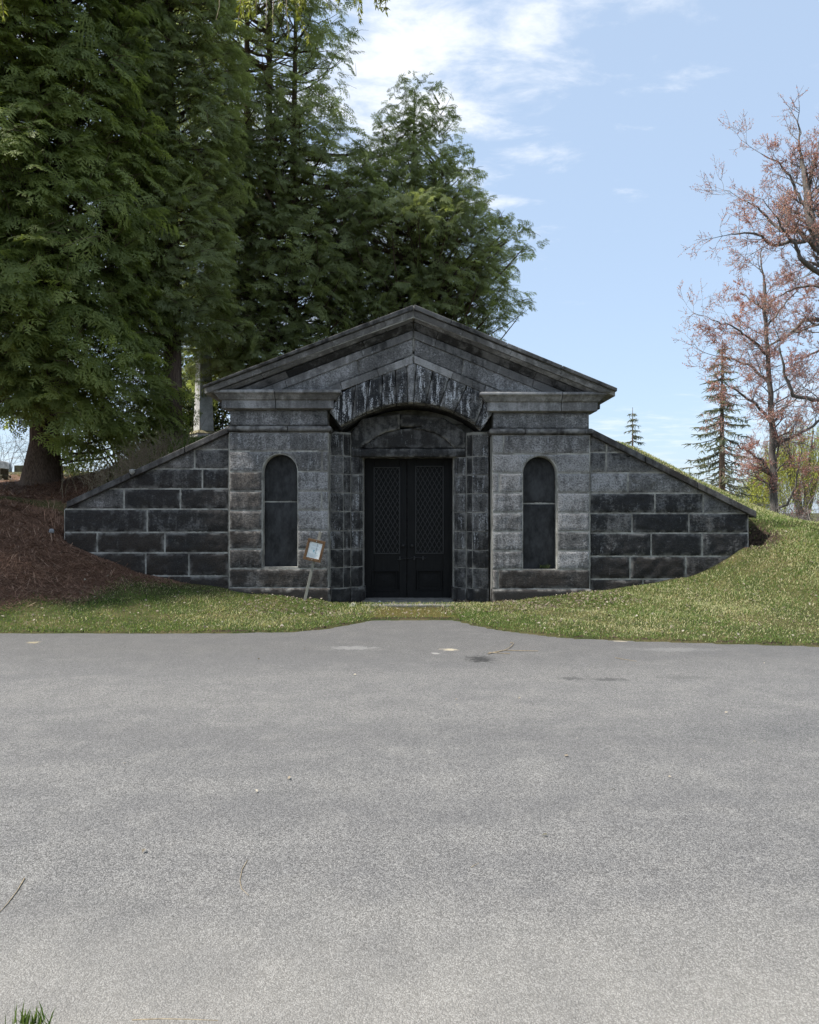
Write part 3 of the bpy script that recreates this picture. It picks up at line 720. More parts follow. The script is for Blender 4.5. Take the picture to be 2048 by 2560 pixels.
# pediment
ped = core('pediment', [px([(566, 984), (1033, 795), (1033, 884), (790, 978)], YP), px([(1033, 795), (1490, 984), (1262, 984), (1033, 884)], YP),
                        px([(1010, 880), (1050, 880), (1050, 930), (1010, 930)], YP + .08)], YP + .02, YP + .9)
for P in ([(522, 974), (1034, 774), (1034, 804), (522, 990)], [(1528, 980), (1034, 774), (1034, 804), (1528, 996)]):
    prism('joint_mortar', px(P, YP), YP - .26, YP + .88, M_MORTAR, ped, 0)
AX = 1034.0
def band(nm, l0, l1, r0, r1, jl_, jr_, Yt, Yb_, back_, mat, tone, rough_, streak=.2, cutL=None, cutR=None, bev=.006, clipy=None):
    """l0/l1: (x,y) end and apex rows of the band's upper and lower edge on the left; r0/r1 the same on the right"""
    for (e0, e1, js, sgn) in ((l0, l1, jl_, -1), (r0, r1, jr_, 1)):
        up = lambda x: e0[1] + (x - e0[0]) * (e0[3] - e0[1]) / (e0[2] - e0[0])
        lo = lambda x: e1[1] + (x - e1[0]) * (e1[3] - e1[1]) / (e1[2] - e1[0])
        xs_ = [AX] + js + [e0[0]]
        for k in range(len(xs_) - 1):
            xa, xb = xs_[k], xs_[k + 1]
            if k == 0: xa = AX + sgn * 1.3
            sk = 0 if k == 0 else sgn * -5
            sk2 = 0 if k == len(xs_) - 2 else sgn * -5
            P = [(xa, up(xa)), (xb, up(xb)), (xb + sk2, lo(xb + sk2)), (xa + sk, lo(xa + sk))]
            if clipy:
                P = clip_y(P, clipy)
            if len(P) < 3: continue
            if rough_: stone(nm, px(P, Yt), Yt, back_, mat, ped, gap=.007, rock=rough_, tone=(tone[k % len(tone)], .12), streak=streak)
            else:
                # a sunk front: upper edge at Yt, lower edge at Yb_
                cx_ = (xa + xb) / 2
                yf = []
                for p in P:
                    u_, l_ = up(p[0]), lo(p[0]); q = 0 if abs(l_ - u_) < 1e-6 else min(1, max(0, (p[1] - u_) / (l_ - u_)))
                    yf.append(Yt + (Yb_ - Yt) * q)
                W_ = [XZ(p[0], p[1], YP - .1) for p in P]
                mx = sum(w[0] for w in W_) / len(W_); W_ = [(w[0] + (0.003 if w[0] < mx else -0.003), w[1]) for w in W_]
                prism(nm, W_, yf, back_, mat, ped, bev, tone=(tone[k % len(tone)], .2), streak=streak)
def clip_y(P, ymax):
    out = []
    for k in range(len(P)):
        a, b = P[k], P[(k + 1) % len(P)]; fa, fb = ymax - a[1], ymax - b[1]
        if fa >= 0: out.append(a)
        if (fa >= 0) != (fb >= 0): q = fa / (fa - fb); out.append((a[0] + (b[0] - a[0]) * q, a[1] + (b[1] - a[1]) * q))
    return out
# rough block course of the tympanum
band('tympanum_block', (560, 1017, 1031, 845), (600, 1055, 1031, 888), (1500, 1031, 1034, 845), (1440, 1058, 1034, 888), [893], [1160], YP, YP, YP + .3, M_ROCK, (.52, .56), .007, .35, clipy=982)
# small moulding under it
band('raking_moulding', (700, 1011, 1034, 887), (700, 1031, 1034, 906), (1340, 1016, 1034, 886), (1340, 1036, 1034, 904), [942, 850], [1134, 1216], YP - .05, YP - .035, YP + .3, M_SMOOTH, (.62, .56), 0, .3, clipy=981)
# corona: sloping stones, two faces each
band('corona_stone', (548, 995, 1034, 806), (548, 1009, 1034, 822), (1512, 1003, 1034, 806), (1512, 1018, 1034, 822), [907, 716], [1096, 1341], YP - .16, YP - .055, YP + .3, M_SMOOTH, (.34, .30, .42), 0, .2, clipy=983)
band('corona_stone', (548, 1010, 1034, 823), (548, 1031, 1034, 842.5), (1512, 1019, 1034, 823), (1512, 1040, 1034, 843), [903, 711], [1092, 1337], YP - .04, YP - .03, YP + .3, M_SMOOTH, (.50, .50, .44), 0, .35, clipy=983)
# cyma and capstones
band('raking_cornice_stone', (524, 975.5, 1035, 783), (526, 986, 1034, 797), (1526, 986, 1034, 783), (1524, 996, 1034, 797), [962, 832, 656], [1158, 1276, 1400], YP - .30, YP - .27, YP + .6, M_SMOOTH, (.56, .48, .60, .5), 0, .4, clipy=984)
band('raking_cornice_stone', (530, 987, 1034, 797.5), (534, 995, 1034, 805.5), (1521, 996, 1034, 797.5), (1517, 1003, 1034, 805.5), [962, 832, 656], [1158, 1276, 1400], YP - .255, YP - .18, YP + .6, M_SMOOTH, (.60, .5, .58, .52), 0, .3, clipy=984)
band('capstone', (516, 970, 1037, 770.5), (516, 975, 1037, 782), (1534, 976, 1034, 770.5), (1534, 984, 1034, 782), [923, 788, 650], [1129, 1265, 1400], YP - .36, YP - .345, YP + .9, M_SMOOTH, (.40, .36, .44), 0, .15, bev=.01)
# stone roof running back into the mound
for s_, P in ((-1, [(516, 976), (1034, 778), (1034, 800), (516, 998)]), (1, [(1534, 982), (1034, 778), (1034, 800), (1534, 1004)])):
    prism('roof', px(P, YP), YP + .91, YP + 4.2, M_SMOOTH, vault, 0, tone=(.35, .4))
# side walls of the chamber so that the recess is closed
box('chamber_wall', -3.12, -1.7, 13.45, 16.8, 0.0, 3.0, M_MORTAR, vault, 0); box('chamber_wall', 1.75, 3.12, 13.45, 16.8, 0.0, 3.0, M_MORTAR, vault, 0)
box('chamber_wall', -1.69, 1.74, 14.45, 14.6, 0.0, 3.2, M_MORTAR, vault, 0)
prism('chamber_vault', px([(800, 1080), (1250, 1080), (1250, 900), (800, 900)], 13.7), 13.98, 14.44, M_MORTAR, vault, 0)

# doors
YD = 14.02
def dX(p): return (p - 1024) / F * YD
def dZ(p): return EYE + (1280 - p) / F * YD
def door(x0, x1, gx0, gx1, gy0, gy1, px0, px1, py0, py1, knobx, rec):
    root = box('door', dX(x0), dX(x1), YD + .045, YD + .075, dZ(1507), dZ(1136), M_DOOR, vault, 0)
    def st(nm, a, b, c, d, y0, y1): return box(nm, dX(a), dX(b), y0, y1, dZ(d), dZ(c), M_DOOR, root, .004)
    st('stile', x0, gx0, 1136, 1507, YD, YD + .05); st('stile', gx1, x1, 1136, 1507, YD, YD + .05)
    st('rail', gx0 + .3, gx1 - .3, 1136, gy0, YD + .001, YD + .05); st('rail', gx0 + .3, gx1 - .3, gy1, py0, YD + .001, YD + .05); st('rail', gx0 + .3, gx1 - .3, py1, 1507, YD + .001, YD + .05)
    # grille frame
    for (a, b, c, d) in ((gx0 - 1.5, gx0 + 1, gy0 - 1.5, gy1 + 1.5), (gx1 - 1, gx1 + 1.5, gy0 - 1.5, gy1 + 1.5), (gx0 + 1.1, gx1 - 1.1, gy0 - 1.5, gy0 + .8), (gx0 + 1.1, gx1 - 1.1, gy1 - .8, gy1 + 1.5)):
        box('grille_frame', dX(a), dX(b), YD - .018, YD + .03, dZ(d), dZ(c), M_IRON, root, .003)
    # crossed lattice bars
    wx, wz = 11.6, 20.6
    for s_ in (1, -1):
        k = -12
        while k < 30:
            # line: x = gx0 + k*wx + s*(y-gy0)*wx/wz
            pts = []
            ya = gy0; xa = gx0 + k * wx; m = s_ * wx / wz
            ts = [gy0, gy1] + [gy0 + (g_ - xa) / m for g_ in (gx0, gx1)]
            ts = sorted(q for q in ts if gy0 - .01 <= q <= gy1 + .01 and gx0 - .05 <= xa + (q - gy0) * m <= gx1 + .05)
            if len(ts) >= 2 and ts[-1] - ts[0] > 4:
                pa_, pb_ = ts[0], ts[-1]; x1_, x2_ = xa + (pa_ - gy0) * m, xa + (pb_ - gy0) * m
                A = Vector((dX(x1_), 0, dZ(pa_))); B = Vector((dX(x2_), 0, dZ(pb_))); d = (B - A).normalized(); n = Vector((-d.z, 0, d.x)) * .0055
                yy = YD + (.004 if s_ > 0 else .012)
                P = [A + n, B + n, B - n, A - n]
                V = [(p.x, yy, p.z) for p in P] + [(p.x, yy + .007, p.z) for p in P]
                link('lattice_bar', pymesh('lattice_bar', V, [(0, 1, 2, 3), (7, 6, 5, 4), (0, 4, 5, 1), (1, 5, 6, 2), (2, 6, 7, 3), (3, 7, 4, 0)]), M_IRON, root)
            k += 1
    # lower panel with a stepped pyramid
    for (a, b, c, d) in ((px0 - 3, px0, py0 - 3, py1 + 3), (px1, px1 + 3, py0 - 3, py1 + 3), (px0 + .1, px1 - .1, py0 - 3, py0), (px0 + .1, px1 - .1, py1, py1 + 3)):
        box('panel_moulding', dX(a), dX(b), YD - .02, YD + .03, dZ(d), dZ(c), M_DOOR, root, .006)
    for q in range(6):
        sx_ = 9 + q * 3.4; sy_ = 8 + q * 2.9
        box('panel_step', dX(px0 + sx_), dX(px1 - sx_), YD + .03 - q * .009, YD + .044, dZ(py1 - sy_), dZ(py0 + sy_), M_DOOR, root, .002)
    # knob
    pr = [(0.0, .030), (.012, .030), (.016, .012), (.038, .011), (.046, .024), (.062, .031), (.078, .026), (.086, .012), (.088, 0.0005)]
    V, Fc, k = [], [], 14
    for (o_, r_) in pr:
        for a in range(k): V.append((dX(knobx) + r_ * math.cos(2 * math.pi * a / k), YD - o_, dZ(1364) + r_ * math.sin(2 * math.pi * a / k)))
    for a in range(len(pr) - 1):
        for b in range(k): Fc.append((a * k + b, (a + 1) * k + b, (a + 1) * k + (b + 1) % k, a * k + (b + 1) % k))
    link('knob', pymesh('knob', V, Fc, True), M_IRON, root)
    return root
dl = door(909, 1017, 935.7, 999, 1169, 1383.5, 933, 990, 1429, 1475, 1008, 0)
dr = door(1018.2, 1135, 1040, 1108, 1166, 1383, 1045, 1103, 1428, 1474, 1030, 0)
# sliding bolt across both leaves
V, T = tubes([([(dX(994), YD - .03, dZ(1398)), (dX(1022), YD - .03, dZ(1396)), (dX(1036), YD - .034, dZ(1393.5)), (dX(1066), YD - .03, dZ(1395))], [.010, .010, .009, .008])], 8)
bo = link('bolt', trimesh('bolt', V, T, None, True), M_IRON, dr)
for xx in (1000, 1036, 1058): box('bolt_keeper', dX(xx - 2), dX(xx + 2), YD - .045, YD + .001, dZ(1400), dZ(1391), M_IRON, dr, .003)
# sill
wx_ = lambda p: (p - 1024) / F * 13.4
tz = XZ(0, 1512, 12.95)[1]
box('threshold', wx_(908), wx_(1136), 12.93, 14.05, tz - .2, tz + .0, M_THRESH, vault, .012)
# ------------------------------------------------------------------ cedars
def frond_templates():
    out = []
    for s_ in range(4):
        rg = np.random.default_rng(40 + s_); V, T, tip = [], [], []
        m = 5
        def tri(a, b, c, ta, tb, tc_):
            k = len(V); V.extend([a, b, c]); T.append((k, k + 1, k + 2)); tip.extend([ta, tb, tc_])
        droop = lambda x: -0.16 * x * x
        tri((0, -.012, 0), (0, .012, 0), (1.0, 0, droop(1)), .15, .15, 1.0)
        for k in range(m):
            x = .10 + .80 * k / m
            for sg in (-1, 1):
                xx = x + (.05 if sg > 0 else 0) + rg.uniform(-.02, .02)
                L = (.46 * (1 - .72 * (x - .08))) * rg.uniform(.8, 1.2) * (0.75 if k == 0 else 1); an = R(48 + rg.uniform(-9, 9)); w = .075
                tx, ty = xx + L * math.cos(an), sg * L * math.sin(an)
                z0 = droop(xx); z1 = droop(tx) - .08 * L + rg.uniform(-.03, .03)
                tri((xx - w * .4, 0, z0), (xx + w, 0, z0), (tx, ty, z1), .2, .2, .85)
                if k not in (1,) or sg != (1 if s_ % 2 else -1): continue
                mx, my = xx + .5 * L * math.cos(an), sg * .5 * L * math.sin(an)
                tri((mx - .05, my - sg * .01, (z0 + z1) / 2), (mx + .055, my - sg * .03, (z0 + z1) / 2), (mx + .14, my + sg * .14 * (L / .4), z1), .4, .4, .9)
        out.append((np.array(V), np.array(T), np.array(tip)))
    return out
FR = frond_templates()

def plume_templates():
    """flat twice-feathered sprays: an axis set with fronds left and right, drooping to the tip"""
    out = []
    for s_ in range(6):
        rg = np.random.default_rng(90 + s_); V, T, tip = [], [], []
        dz = lambda x: -.30 * x * x + .02 * math.sin(9 * x + s_)
        def frond(o, d, n, L, t0):
            d = d / np.linalg.norm(d); n = n - d * n.dot(d); n /= np.linalg.norm(n); sd_ = np.cross(n, d)
            def tri(a, b, c, ta, tb):
                k = len(V); V.extend([a, b, c]); T.append((k, k + 1, k + 2)); tip.extend([ta, ta, tb])
            pt = lambda x, y, z=0.0: o + L * (x * d + y * sd_ + (z - .22 * x * x) * n)
            tri(pt(0, -.02), pt(0, .02), pt(1.0, 0), t0, t0 + .45)
            for k in range(3):
                x = .14 + .25 * k
                for sg in (-1, 1):
                    xx = x + (.09 if sg > 0 else 0); l_ = (.46 - .30 * x) * rg.uniform(.8, 1.25); an = R(46 + rg.uniform(-10, 10))
                    tri(pt(xx - .06, 0), pt(xx + .13, 0), pt(xx + l_ * math.cos(an), sg * l_ * math.sin(an), rg.uniform(-.06, .04)), t0 + .1, t0 + .42)
        m = 5
        for k in range(m):
            x = .06 + .80 * k / m
            for sg in (-1, 1):
                xx = x + (.05 if sg > 0 else 0); an = R(rg.uniform(36, 58)) * sg
                d = np.array([math.cos(an), math.sin(an), -.35 * xx - .18 + rg.normal(0, .14)]); n = np.array([rg.normal(0, .18), rg.normal(0, .32), 1.0])
                frond(np.array([xx, 0, dz(xx)]), d, n, (.54 - .22 * xx) * rg.uniform(.75, 1.2), .18 * xx)
        frond(np.array([.82, 0, dz(.82)]), np.array([1, 0, -.6]), np.array([.3, 0, 1.0]), .34, .25)
        out.append((np.array(V), np.array(T), np.array(tip)))
    return out
PL = plume_templates()

def fronds(P, D, Nn, L, rng_, base_tint, FR=FR):
    """instances merged into one mesh: P origin, D direction, Nn normal, L length"""
    D = D / (np.linalg.norm(D, axis=1)[:, None] + 1e-9); Nn = Nn - D * (Nn * D).sum(1)[:, None]; Nn /= np.linalg.norm(Nn, axis=1)[:, None] + 1e-9
    S = np.cross(Nn, D); w = rng_.integers(0, len(FR), len(P)); Vs, Ts, As, off = [], [], [], 0
    for k, (tv, tt, tp) in enumerate(FR):
        m = w == k; n = m.sum()
        if not n: continue
        v = P[m][:, None] + L[m][:, None, None] * (tv[None, :, 0:1] * D[m][:, None] + tv[None, :, 1:2] * S[m][:, None] + tv[None, :, 2:3] * Nn[m][:, None])
        Vs.append(v.reshape(-1, 3)); Ts.append((tt[None] + (np.arange(n) * len(tv))[:, None, None]).reshape(-1, 3) + off)
        As.append((base_tint[m][:, None] + tp[None] * .42 - .15).reshape(-1)); off += n * len(tv)
    return np.concatenate(Vs), np.concatenate(Ts), np.clip(np.concatenate(As), 0, 1)

def cedar(label, X, Y, z0, H, prof, tips, seed, mat, stems=((0, 0, 1.0),), tr=0.3, flen=(.16, .30), per=32, h0=.06, name='cedar_tree', flare=1.6, side=None, thin=None, low=None, droop=.6, plume=(.45, .95), group='cedars on the mound', asc=.55, inner=.15):
    """tips: number of foliage plumes hung on the shell of the crown; every plume is a curved branchlet set with flat sprays"""
    rg = np.random.default_rng(seed); rnd = random.Random(seed)
    root = empty(name, (X, Y, z0)); tag(root, label, 'tree', group)
    paths = []
    for (ox, oy, hh) in stems:
        n = 14; pts, rr = [], []
        for k in range(n + 1):
            q = k / n; e = min(1, q / .2); pts.append((X + ox * e + .05 * math.sin(5 * q + seed + ox), Y + oy * e, z0 - .15 + H * hh * .97 * q))
            rr.append(max(.015, tr * (1 - .93 * q) * (1 + (flare - 1) * math.exp(-q * 30))))
        paths.append((pts, rr))
    hp, rp = zip(*prof); rmax = max(rp)
    O, D, Lp, OUT, KP = [], [], [], [], []
    tries = 0
    while len(O) < tips and tries < tips * 30:
        tries += 1
        h = rnd.uniform(h0, 1.0); Re = float(np.interp(h, hp, rp))
        if rnd.random() > Re / rmax + .06: continue
        az = rnd.uniform(0, 2 * math.pi)
        if rnd.random() > .62 - .38 * math.sin(az): continue          # a little fuller toward the light of the open side
        Re *= 1 + .13 * math.sin(3 * az + 11 * h + seed) * math.sin(23 * h + seed) + .09 * math.sin(5 * az - 31 * h + seed)
        if side: Re *= side(az, h)
        if low and h < low(az): continue
        if thin and rnd.random() > thin(h): continue
        rr_ = Re * (rnd.uniform(.72, 1.02) if rnd.random() > inner else rnd.uniform(.3, .75))
        o = np.array([math.cos(az), math.sin(az), 0.0]); st = stems[rnd.randrange(len(stems))]
        tip = np.array([X + st[0] * .7, Y + st[1] * .7, z0 + H * h]) + o * rr_
        L = rnd.uniform(*plume) * min(1.0, .45 + Re / 3.0)
        d = o * rnd.uniform(.4, .95) + np.array([rnd.gauss(0, .42), rnd.gauss(0, .42), rnd.uniform(-.35, .75) * asc]); d /= np.linalg.norm(d)
        O.append(tip); D.append(d); Lp.append(L); OUT.append(o)
        # the limb that carries it
        if rr_ > .35 and rnd.random() < (.22 if h > .16 else .06):
            b = np.array([X + st[0], Y + st[1], max(z0 + .3, z0 + H * h - rr_ * rnd.uniform(.15, .75) * asc)]); m = b * .5 + tip * .5 + np.array([rnd.gauss(0, .08) * rr_, rnd.gauss(0, .08) * rr_, -.10 * rr_])
            r0 = .008 + .009 * rr_ if rnd.random() > .12 else .02 + .016 * rr_
            paths.append(([b, (b + m) / 2 + np.array([0, 0, -.03 * rr_]), m, (m + tip) / 2 + np.array([0, 0, -.02 * rr_]), tip], [r0, r0 * .85, r0 * .65, r0 * .4, .004]))
    O, D, Lp, OUT = map(np.array, (O, D, Lp, OUT)); n = len(O)
    Df = D + np.array([0, 0, -1.0]) * rg.uniform(.1, .8, (n, 1)) * droop + rg.normal(0, .15, (n, 3))
    Nn = np.array([0, 0, 1.0]) * rg.uniform(.35, 1.0, (n, 1)) + OUT * rg.uniform(.25, 1.0, (n, 1)) + rg.normal(0, .25, (n, 3))
    pn = .5 + .5 * np.sin(O[:, 0] * 1.9 + seed) * np.sin(O[:, 1] * 2.1) * np.sin(O[:, 2] * 1.3 + seed)
    tint = .05 + .22 * pn + .30 * rg.random(n)
    V, T, A = fronds(O - D * (Lp * .35)[:, None], Df, Nn, Lp, rg, tint, PL)
    link('crown', trimesh('crown', V, T, {'tint': A}), mat, root)
    V, T = tubes(paths, 8); link('trunk', trimesh('trunk', V, T, None, True), M_BARK, root)
    bp = [([O[q] - D[q] * Lp[q] * .25, O[q] + D[q] * Lp[q] * .3 + np.array([0, 0, -.03 * Lp[q]]), O[q] + D[q] * Lp[q] * .72 + np.array([0, 0, -.2 * Lp[q]])], [.007, .005, .002]) for q in range(0, n, 3)]
    V2, T2 = tubes(bp, 3); tag(link('twigs', trimesh('twigs', V2, T2), M_BARK, root), kind='stuff')
    return root

def gz(x, y): return float(ground_z(np.array([x]), np.array([y]))[0])
def wx(p, Y): return (p - 1024) / F * Y
# the big one at the left, its skirts hang low
x = wx(105, 15.4); cedar('huge spreading cedar with flared trunk at the far left of the bank', x, 15.4, gz(x, 15.4), 14.5,
      [(0, .8), (.04, 1.7), (.08, 2.15), (.18, 2.4), (.4, 2.35), (.62, 2.2), (.85, 1.8), (1, .5)], 5600, 3, M_CEDAR, ((0, 0, 1), (.3, .25, .9)), tr=.21, h0=.03, flare=2.2, plume=(.40, .75), droop=.7, low=lambda az: .05 if math.cos(az) > .5 else (.085 if math.cos(az) > -.2 else .125),
      side=lambda az, h: (1.0 if h > .2 else (1.08 if math.cos(az) > .5 else .95)))
# its neighbour with the bare red-brown bole
x = wx(427, 16.6); cedar('tall cedar with bare reddish trunk behind the left wing wall', x, 16.6, gz(x, 16.6), 14.0,
      [(0, .1), (.13, .5), (.2, 1.3), (.4, 1.45), (.6, 1.5), (.8, 1.4), (1, .7)], 3000, 7, M_CEDAR2, ((0, 0, 1),), tr=.21, h0=.15, flare=1.3, plume=(.34, .62), droop=.4)
x = -9.6; cedar('dark cedar cut by the left edge of the picture', x, 12.6, gz(x, 12.6), 9.0,
      [(0, .3), (.1, 1.0), (.25, 2.1), (.6, 2.2), (1, .4)], 900, 12, M_CEDAR, ((0, 0, 1),), tr=.22, h0=.34, plume=(.45, .75))
# very tall, several stems, thin above
x = wx(655, 20.0); cedar('tallest cedar with several stems and thin see-through top', x, 20.0, gz(x, 20.0), 18.5,
      [(0, 1.0), (.1, 2.0), (.2, 2.4), (.36, 2.7), (.46, 2.4), (.62, 2.4), (.8, 2.3), (1, 1.2)], 5600, 21, M_CEDAR2, ((-.35, 0, .95), (.2, .2, 1), (.85, .1, .85)), tr=.17, h0=.02, plume=(.32, .60), droop=.35, low=lambda az: .088 if math.cos(az) < .3 else .02,
      thin=lambda h: 1.0 if h < .42 else (.6 if h < .5 else .40), inner=.3, side=lambda az, h: .74 if (math.cos(az) > 0 and h > .46) else 1.0)
# the pointed one over the gable
x = wx(1036, 21.0); cedar('pointed cedar rising over the gable of the vault', x, 21.0, gz(x, 21.0), 10.7,
      [(0, 1.7), (.2, 1.85), (.35, 2.1), (.50, 2.5), (.57, 2.35), (.63, 2.0), (.69, 1.5), (.76, 1.15), (.85, .8), (.93, .5), (1, .14)], 5600, 33, M_CEDAR2, ((0, 0, 1), (-.5, .3, .62), (.7, 0, .5)), tr=.17, h0=.02, plume=(.28, .52), asc=.9, droop=.25,
      thin=lambda h: 1.0 if h < .72 else .8, side=lambda az, h: (1.0 if math.cos(az) > 0 else 1.12) * (1 + .10 * math.sin(37 * h)))

# broad shrubs closing the view behind the obelisk
def shrub(label, X, Y, rx, ry, h, n, seed, mat, leaf=.10, name='evergreen_shrub', zb=None, group=None):
    rg = np.random.default_rng(seed); z0 = gz(X, Y) if zb is None else zb; root = empty(name, (X, Y, z0)); tag(root, label, 'shrub', group)
    th = rg.uniform(0, 2 * math.pi, n); ph = np.arccos(rg.uniform(-.2, 1, n)); r = rg.uniform(.55, 1.0, n) ** .6
    lump = 1 + .18 * np.sin(5 * th + seed) * np.sin(4 * ph)
    P = np.stack([X + rx * r * lump * np.sin(ph) * np.cos(th), Y + ry * r * lump * np.sin(ph) * np.sin(th), z0 + h * np.clip(r * lump * np.cos(ph) * .9 + .1, 0.02, 1.1)], -1)
    d = rg.normal(0, 1, (n, 3)); d[:, 2] -= .3; d /= np.linalg.norm(d, axis=1)[:, None]; nn = rg.normal(0, .6, (n, 3)) + [0, -.3, .8]
    s = np.cross(d, nn); s /= np.linalg.norm(s, axis=1)[:, None]; L = rg.uniform(.6, 1.2, n)[:, None] * leaf
    V = np.stack([P, P + d * L * .5 + s * L * .22, P + d * L, P + d * L * .5 - s * L * .22], 1).reshape(-1, 3)
    k = np.arange(n)[:, None] * 4; T = np.concatenate([k + [0, 1, 2], k + [0, 2, 3]])
    t_ = np.repeat(rg.uniform(.1, .95, n) * (.5 + .5 * rg.random(n)), 4)
    link('foliage', trimesh('foliage', V, T, {'tint': t_}), mat, root)
    ps = []
    for q in range(9):
        a = rg.uniform(0, 6.28); e = np.array([X + rx * .7 * math.cos(a), Y + ry * .7 * math.sin(a), z0 + h * rg.uniform(.5, .85)]); b = np.array([X, Y, z0 - .05])
        ps.append(([b, b * .6 + e * .4 + [0, 0, .12], e], [.03, .02, .006]))
    V, T = tubes(ps, 6); link('stems', trimesh('stems', V, T), M_BARK, root)
    return root
shrub('broad-leaved evergreen shrub behind the obelisk beside the gable', wx(555, 22), 22, 1.4, .9, 3.8, 9500, 5, M_BUSH, .15)
shrub('broad-leaved evergreen shrub between the red-brown trunk and the obelisk', wx(462, 22.5), 22.5, 1.3, .9, 3.4, 8000, 6, M_BUSH, .15)
shrub('low evergreen shrub under the big cedar beside its trunk', wx(300, 20), 20, 1.5, .8, 1.9, 4200, 8, M_BUSH, .12)

# dry brush on the mound beside the left coping
def brush(label, X, Y, n, h, seed, mat, spread=.35, name='dry_brush'):
    rg = random.Random(seed); z0 = gz(X, Y); ps = []
    for q in range(n):
        a = rg.uniform(0, 6.28); b = Vector((X + rg.gauss(0, spread), Y + rg.gauss(0, spread * .6), 0)); b.z = gz(b.x, b.y) - .02
        L = h * rg.uniform(.5, 1.1); t_ = Vector((math.cos(a) * L * .5, math.sin(a) * L * .5, L)); m = b + t_ * .5 + Vector((0, 0, L * .12))
        ps.append(([b, m, b + t_], [.006, .004, .002]))
        for w in range(2):
            c = b.lerp(m, rg.uniform(.5, 1)); a2 = a + rg.uniform(-1.3, 1.3); ps.append(([c, c + Vector((math.cos(a2), math.sin(a2), .7)) * L * .2, c + Vector((math.cos(a2), math.sin(a2), .5)) * L * .4], [.003, .0025, .0015]))
    V, T = tubes(ps, 3); o = link(name, trimesh(name, V, T), mat); return tag(o, label, 'brush', kind='stuff')
brush('tangle of dry tan stems on the mound above the left coping', -5.35, 14.6, 240, .6, 4, M_TWIG, .45)

# ------------------------------------------------------------------ maples in red flower
def grow(paths, tips, p, d, L, r, lvl, rg, up=.15, kids=(3, 4), bend=.22, maxl=4):
    n = 4 if lvl < 3 else 2; pts = [p.copy()]; cur = d.normalized()
    for k in range(n):
        cur = (cur + Vector((rg.gauss(0, bend), rg.gauss(0, bend), rg.gauss(0, bend * .7) + up * 1.4 / n))).normalized(); pts.append(pts[-1] + cur * (L / n))
    paths.append((pts, [max(.0035, r * (1 - .55 * k / n)) for k in range(n + 1)]))
    if lvl >= maxl - 2: tips.append((pts, lvl))
    if lvl >= maxl: return
    for k in range(rg.randint(*kids)):
        q = rg.uniform(.3, 1.0); i_ = min(n - 1, int(q * n)); b = pts[i_].lerp(pts[i_ + 1], q * n - i_)
        a = cur.orthogonal(); a.rotate(Matrix.Rotation(rg.uniform(0, 6.28), 3, cur)); nd = (cur * rg.uniform(.6, 1.0) + a * rg.uniform(.5, .95)).normalized()
        grow(paths, tips, b, nd, L * rg.uniform(.5, .74), r * .5, lvl + 1, rg, up, kids, bend, maxl)
    grow(paths, tips, pts[-1], cur, L * .62, r * .45, lvl + 1, rg, up, kids, bend, maxl)

def blossoms(tips, rg, per=7, size=.045):
    n_ = [];
    for pts, lvl in tips:
        for k in range(per):
            q = rg.uniform(.05, 1) * (len(pts) - 1); i_ = min(len(pts) - 2, int(q)); p = pts[i_].lerp(pts[i_ + 1], q - i_); n_.append((p.x + rg.gauss(0, .015), p.y + rg.gauss(0, .015), p.z + rg.gauss(0, .015)))
    P = np.array(n_); n = len(P); g_ = np.random.default_rng(rg.randint(0, 9999)); Vs = []; Ts = []
    for q in range(1):
        u_ = g_.normal(0, 1, (n, 3)); u_ /= np.linalg.norm(u_, axis=1)[:, None]; w_ = np.cross(u_, g_.normal(0, 1, (n, 3))); w_ /= np.linalg.norm(w_, axis=1)[:, None]
        s = size * g_.uniform(.5, 1.2, (n, 1)); Vs.append(np.stack([P - u_ * s * .6, P + w_ * s * .4, P + u_ * s * .6, P - w_ * s * .4], 1).reshape(-1, 3)); k = np.arange(n)[:, None] * 4 + q * n * 4; Ts += [k + [0, 1, 2], k + [0, 2, 3]]
    return np.concatenate(Vs), np.concatenate(Ts), np.repeat(g_.random(n), 4)

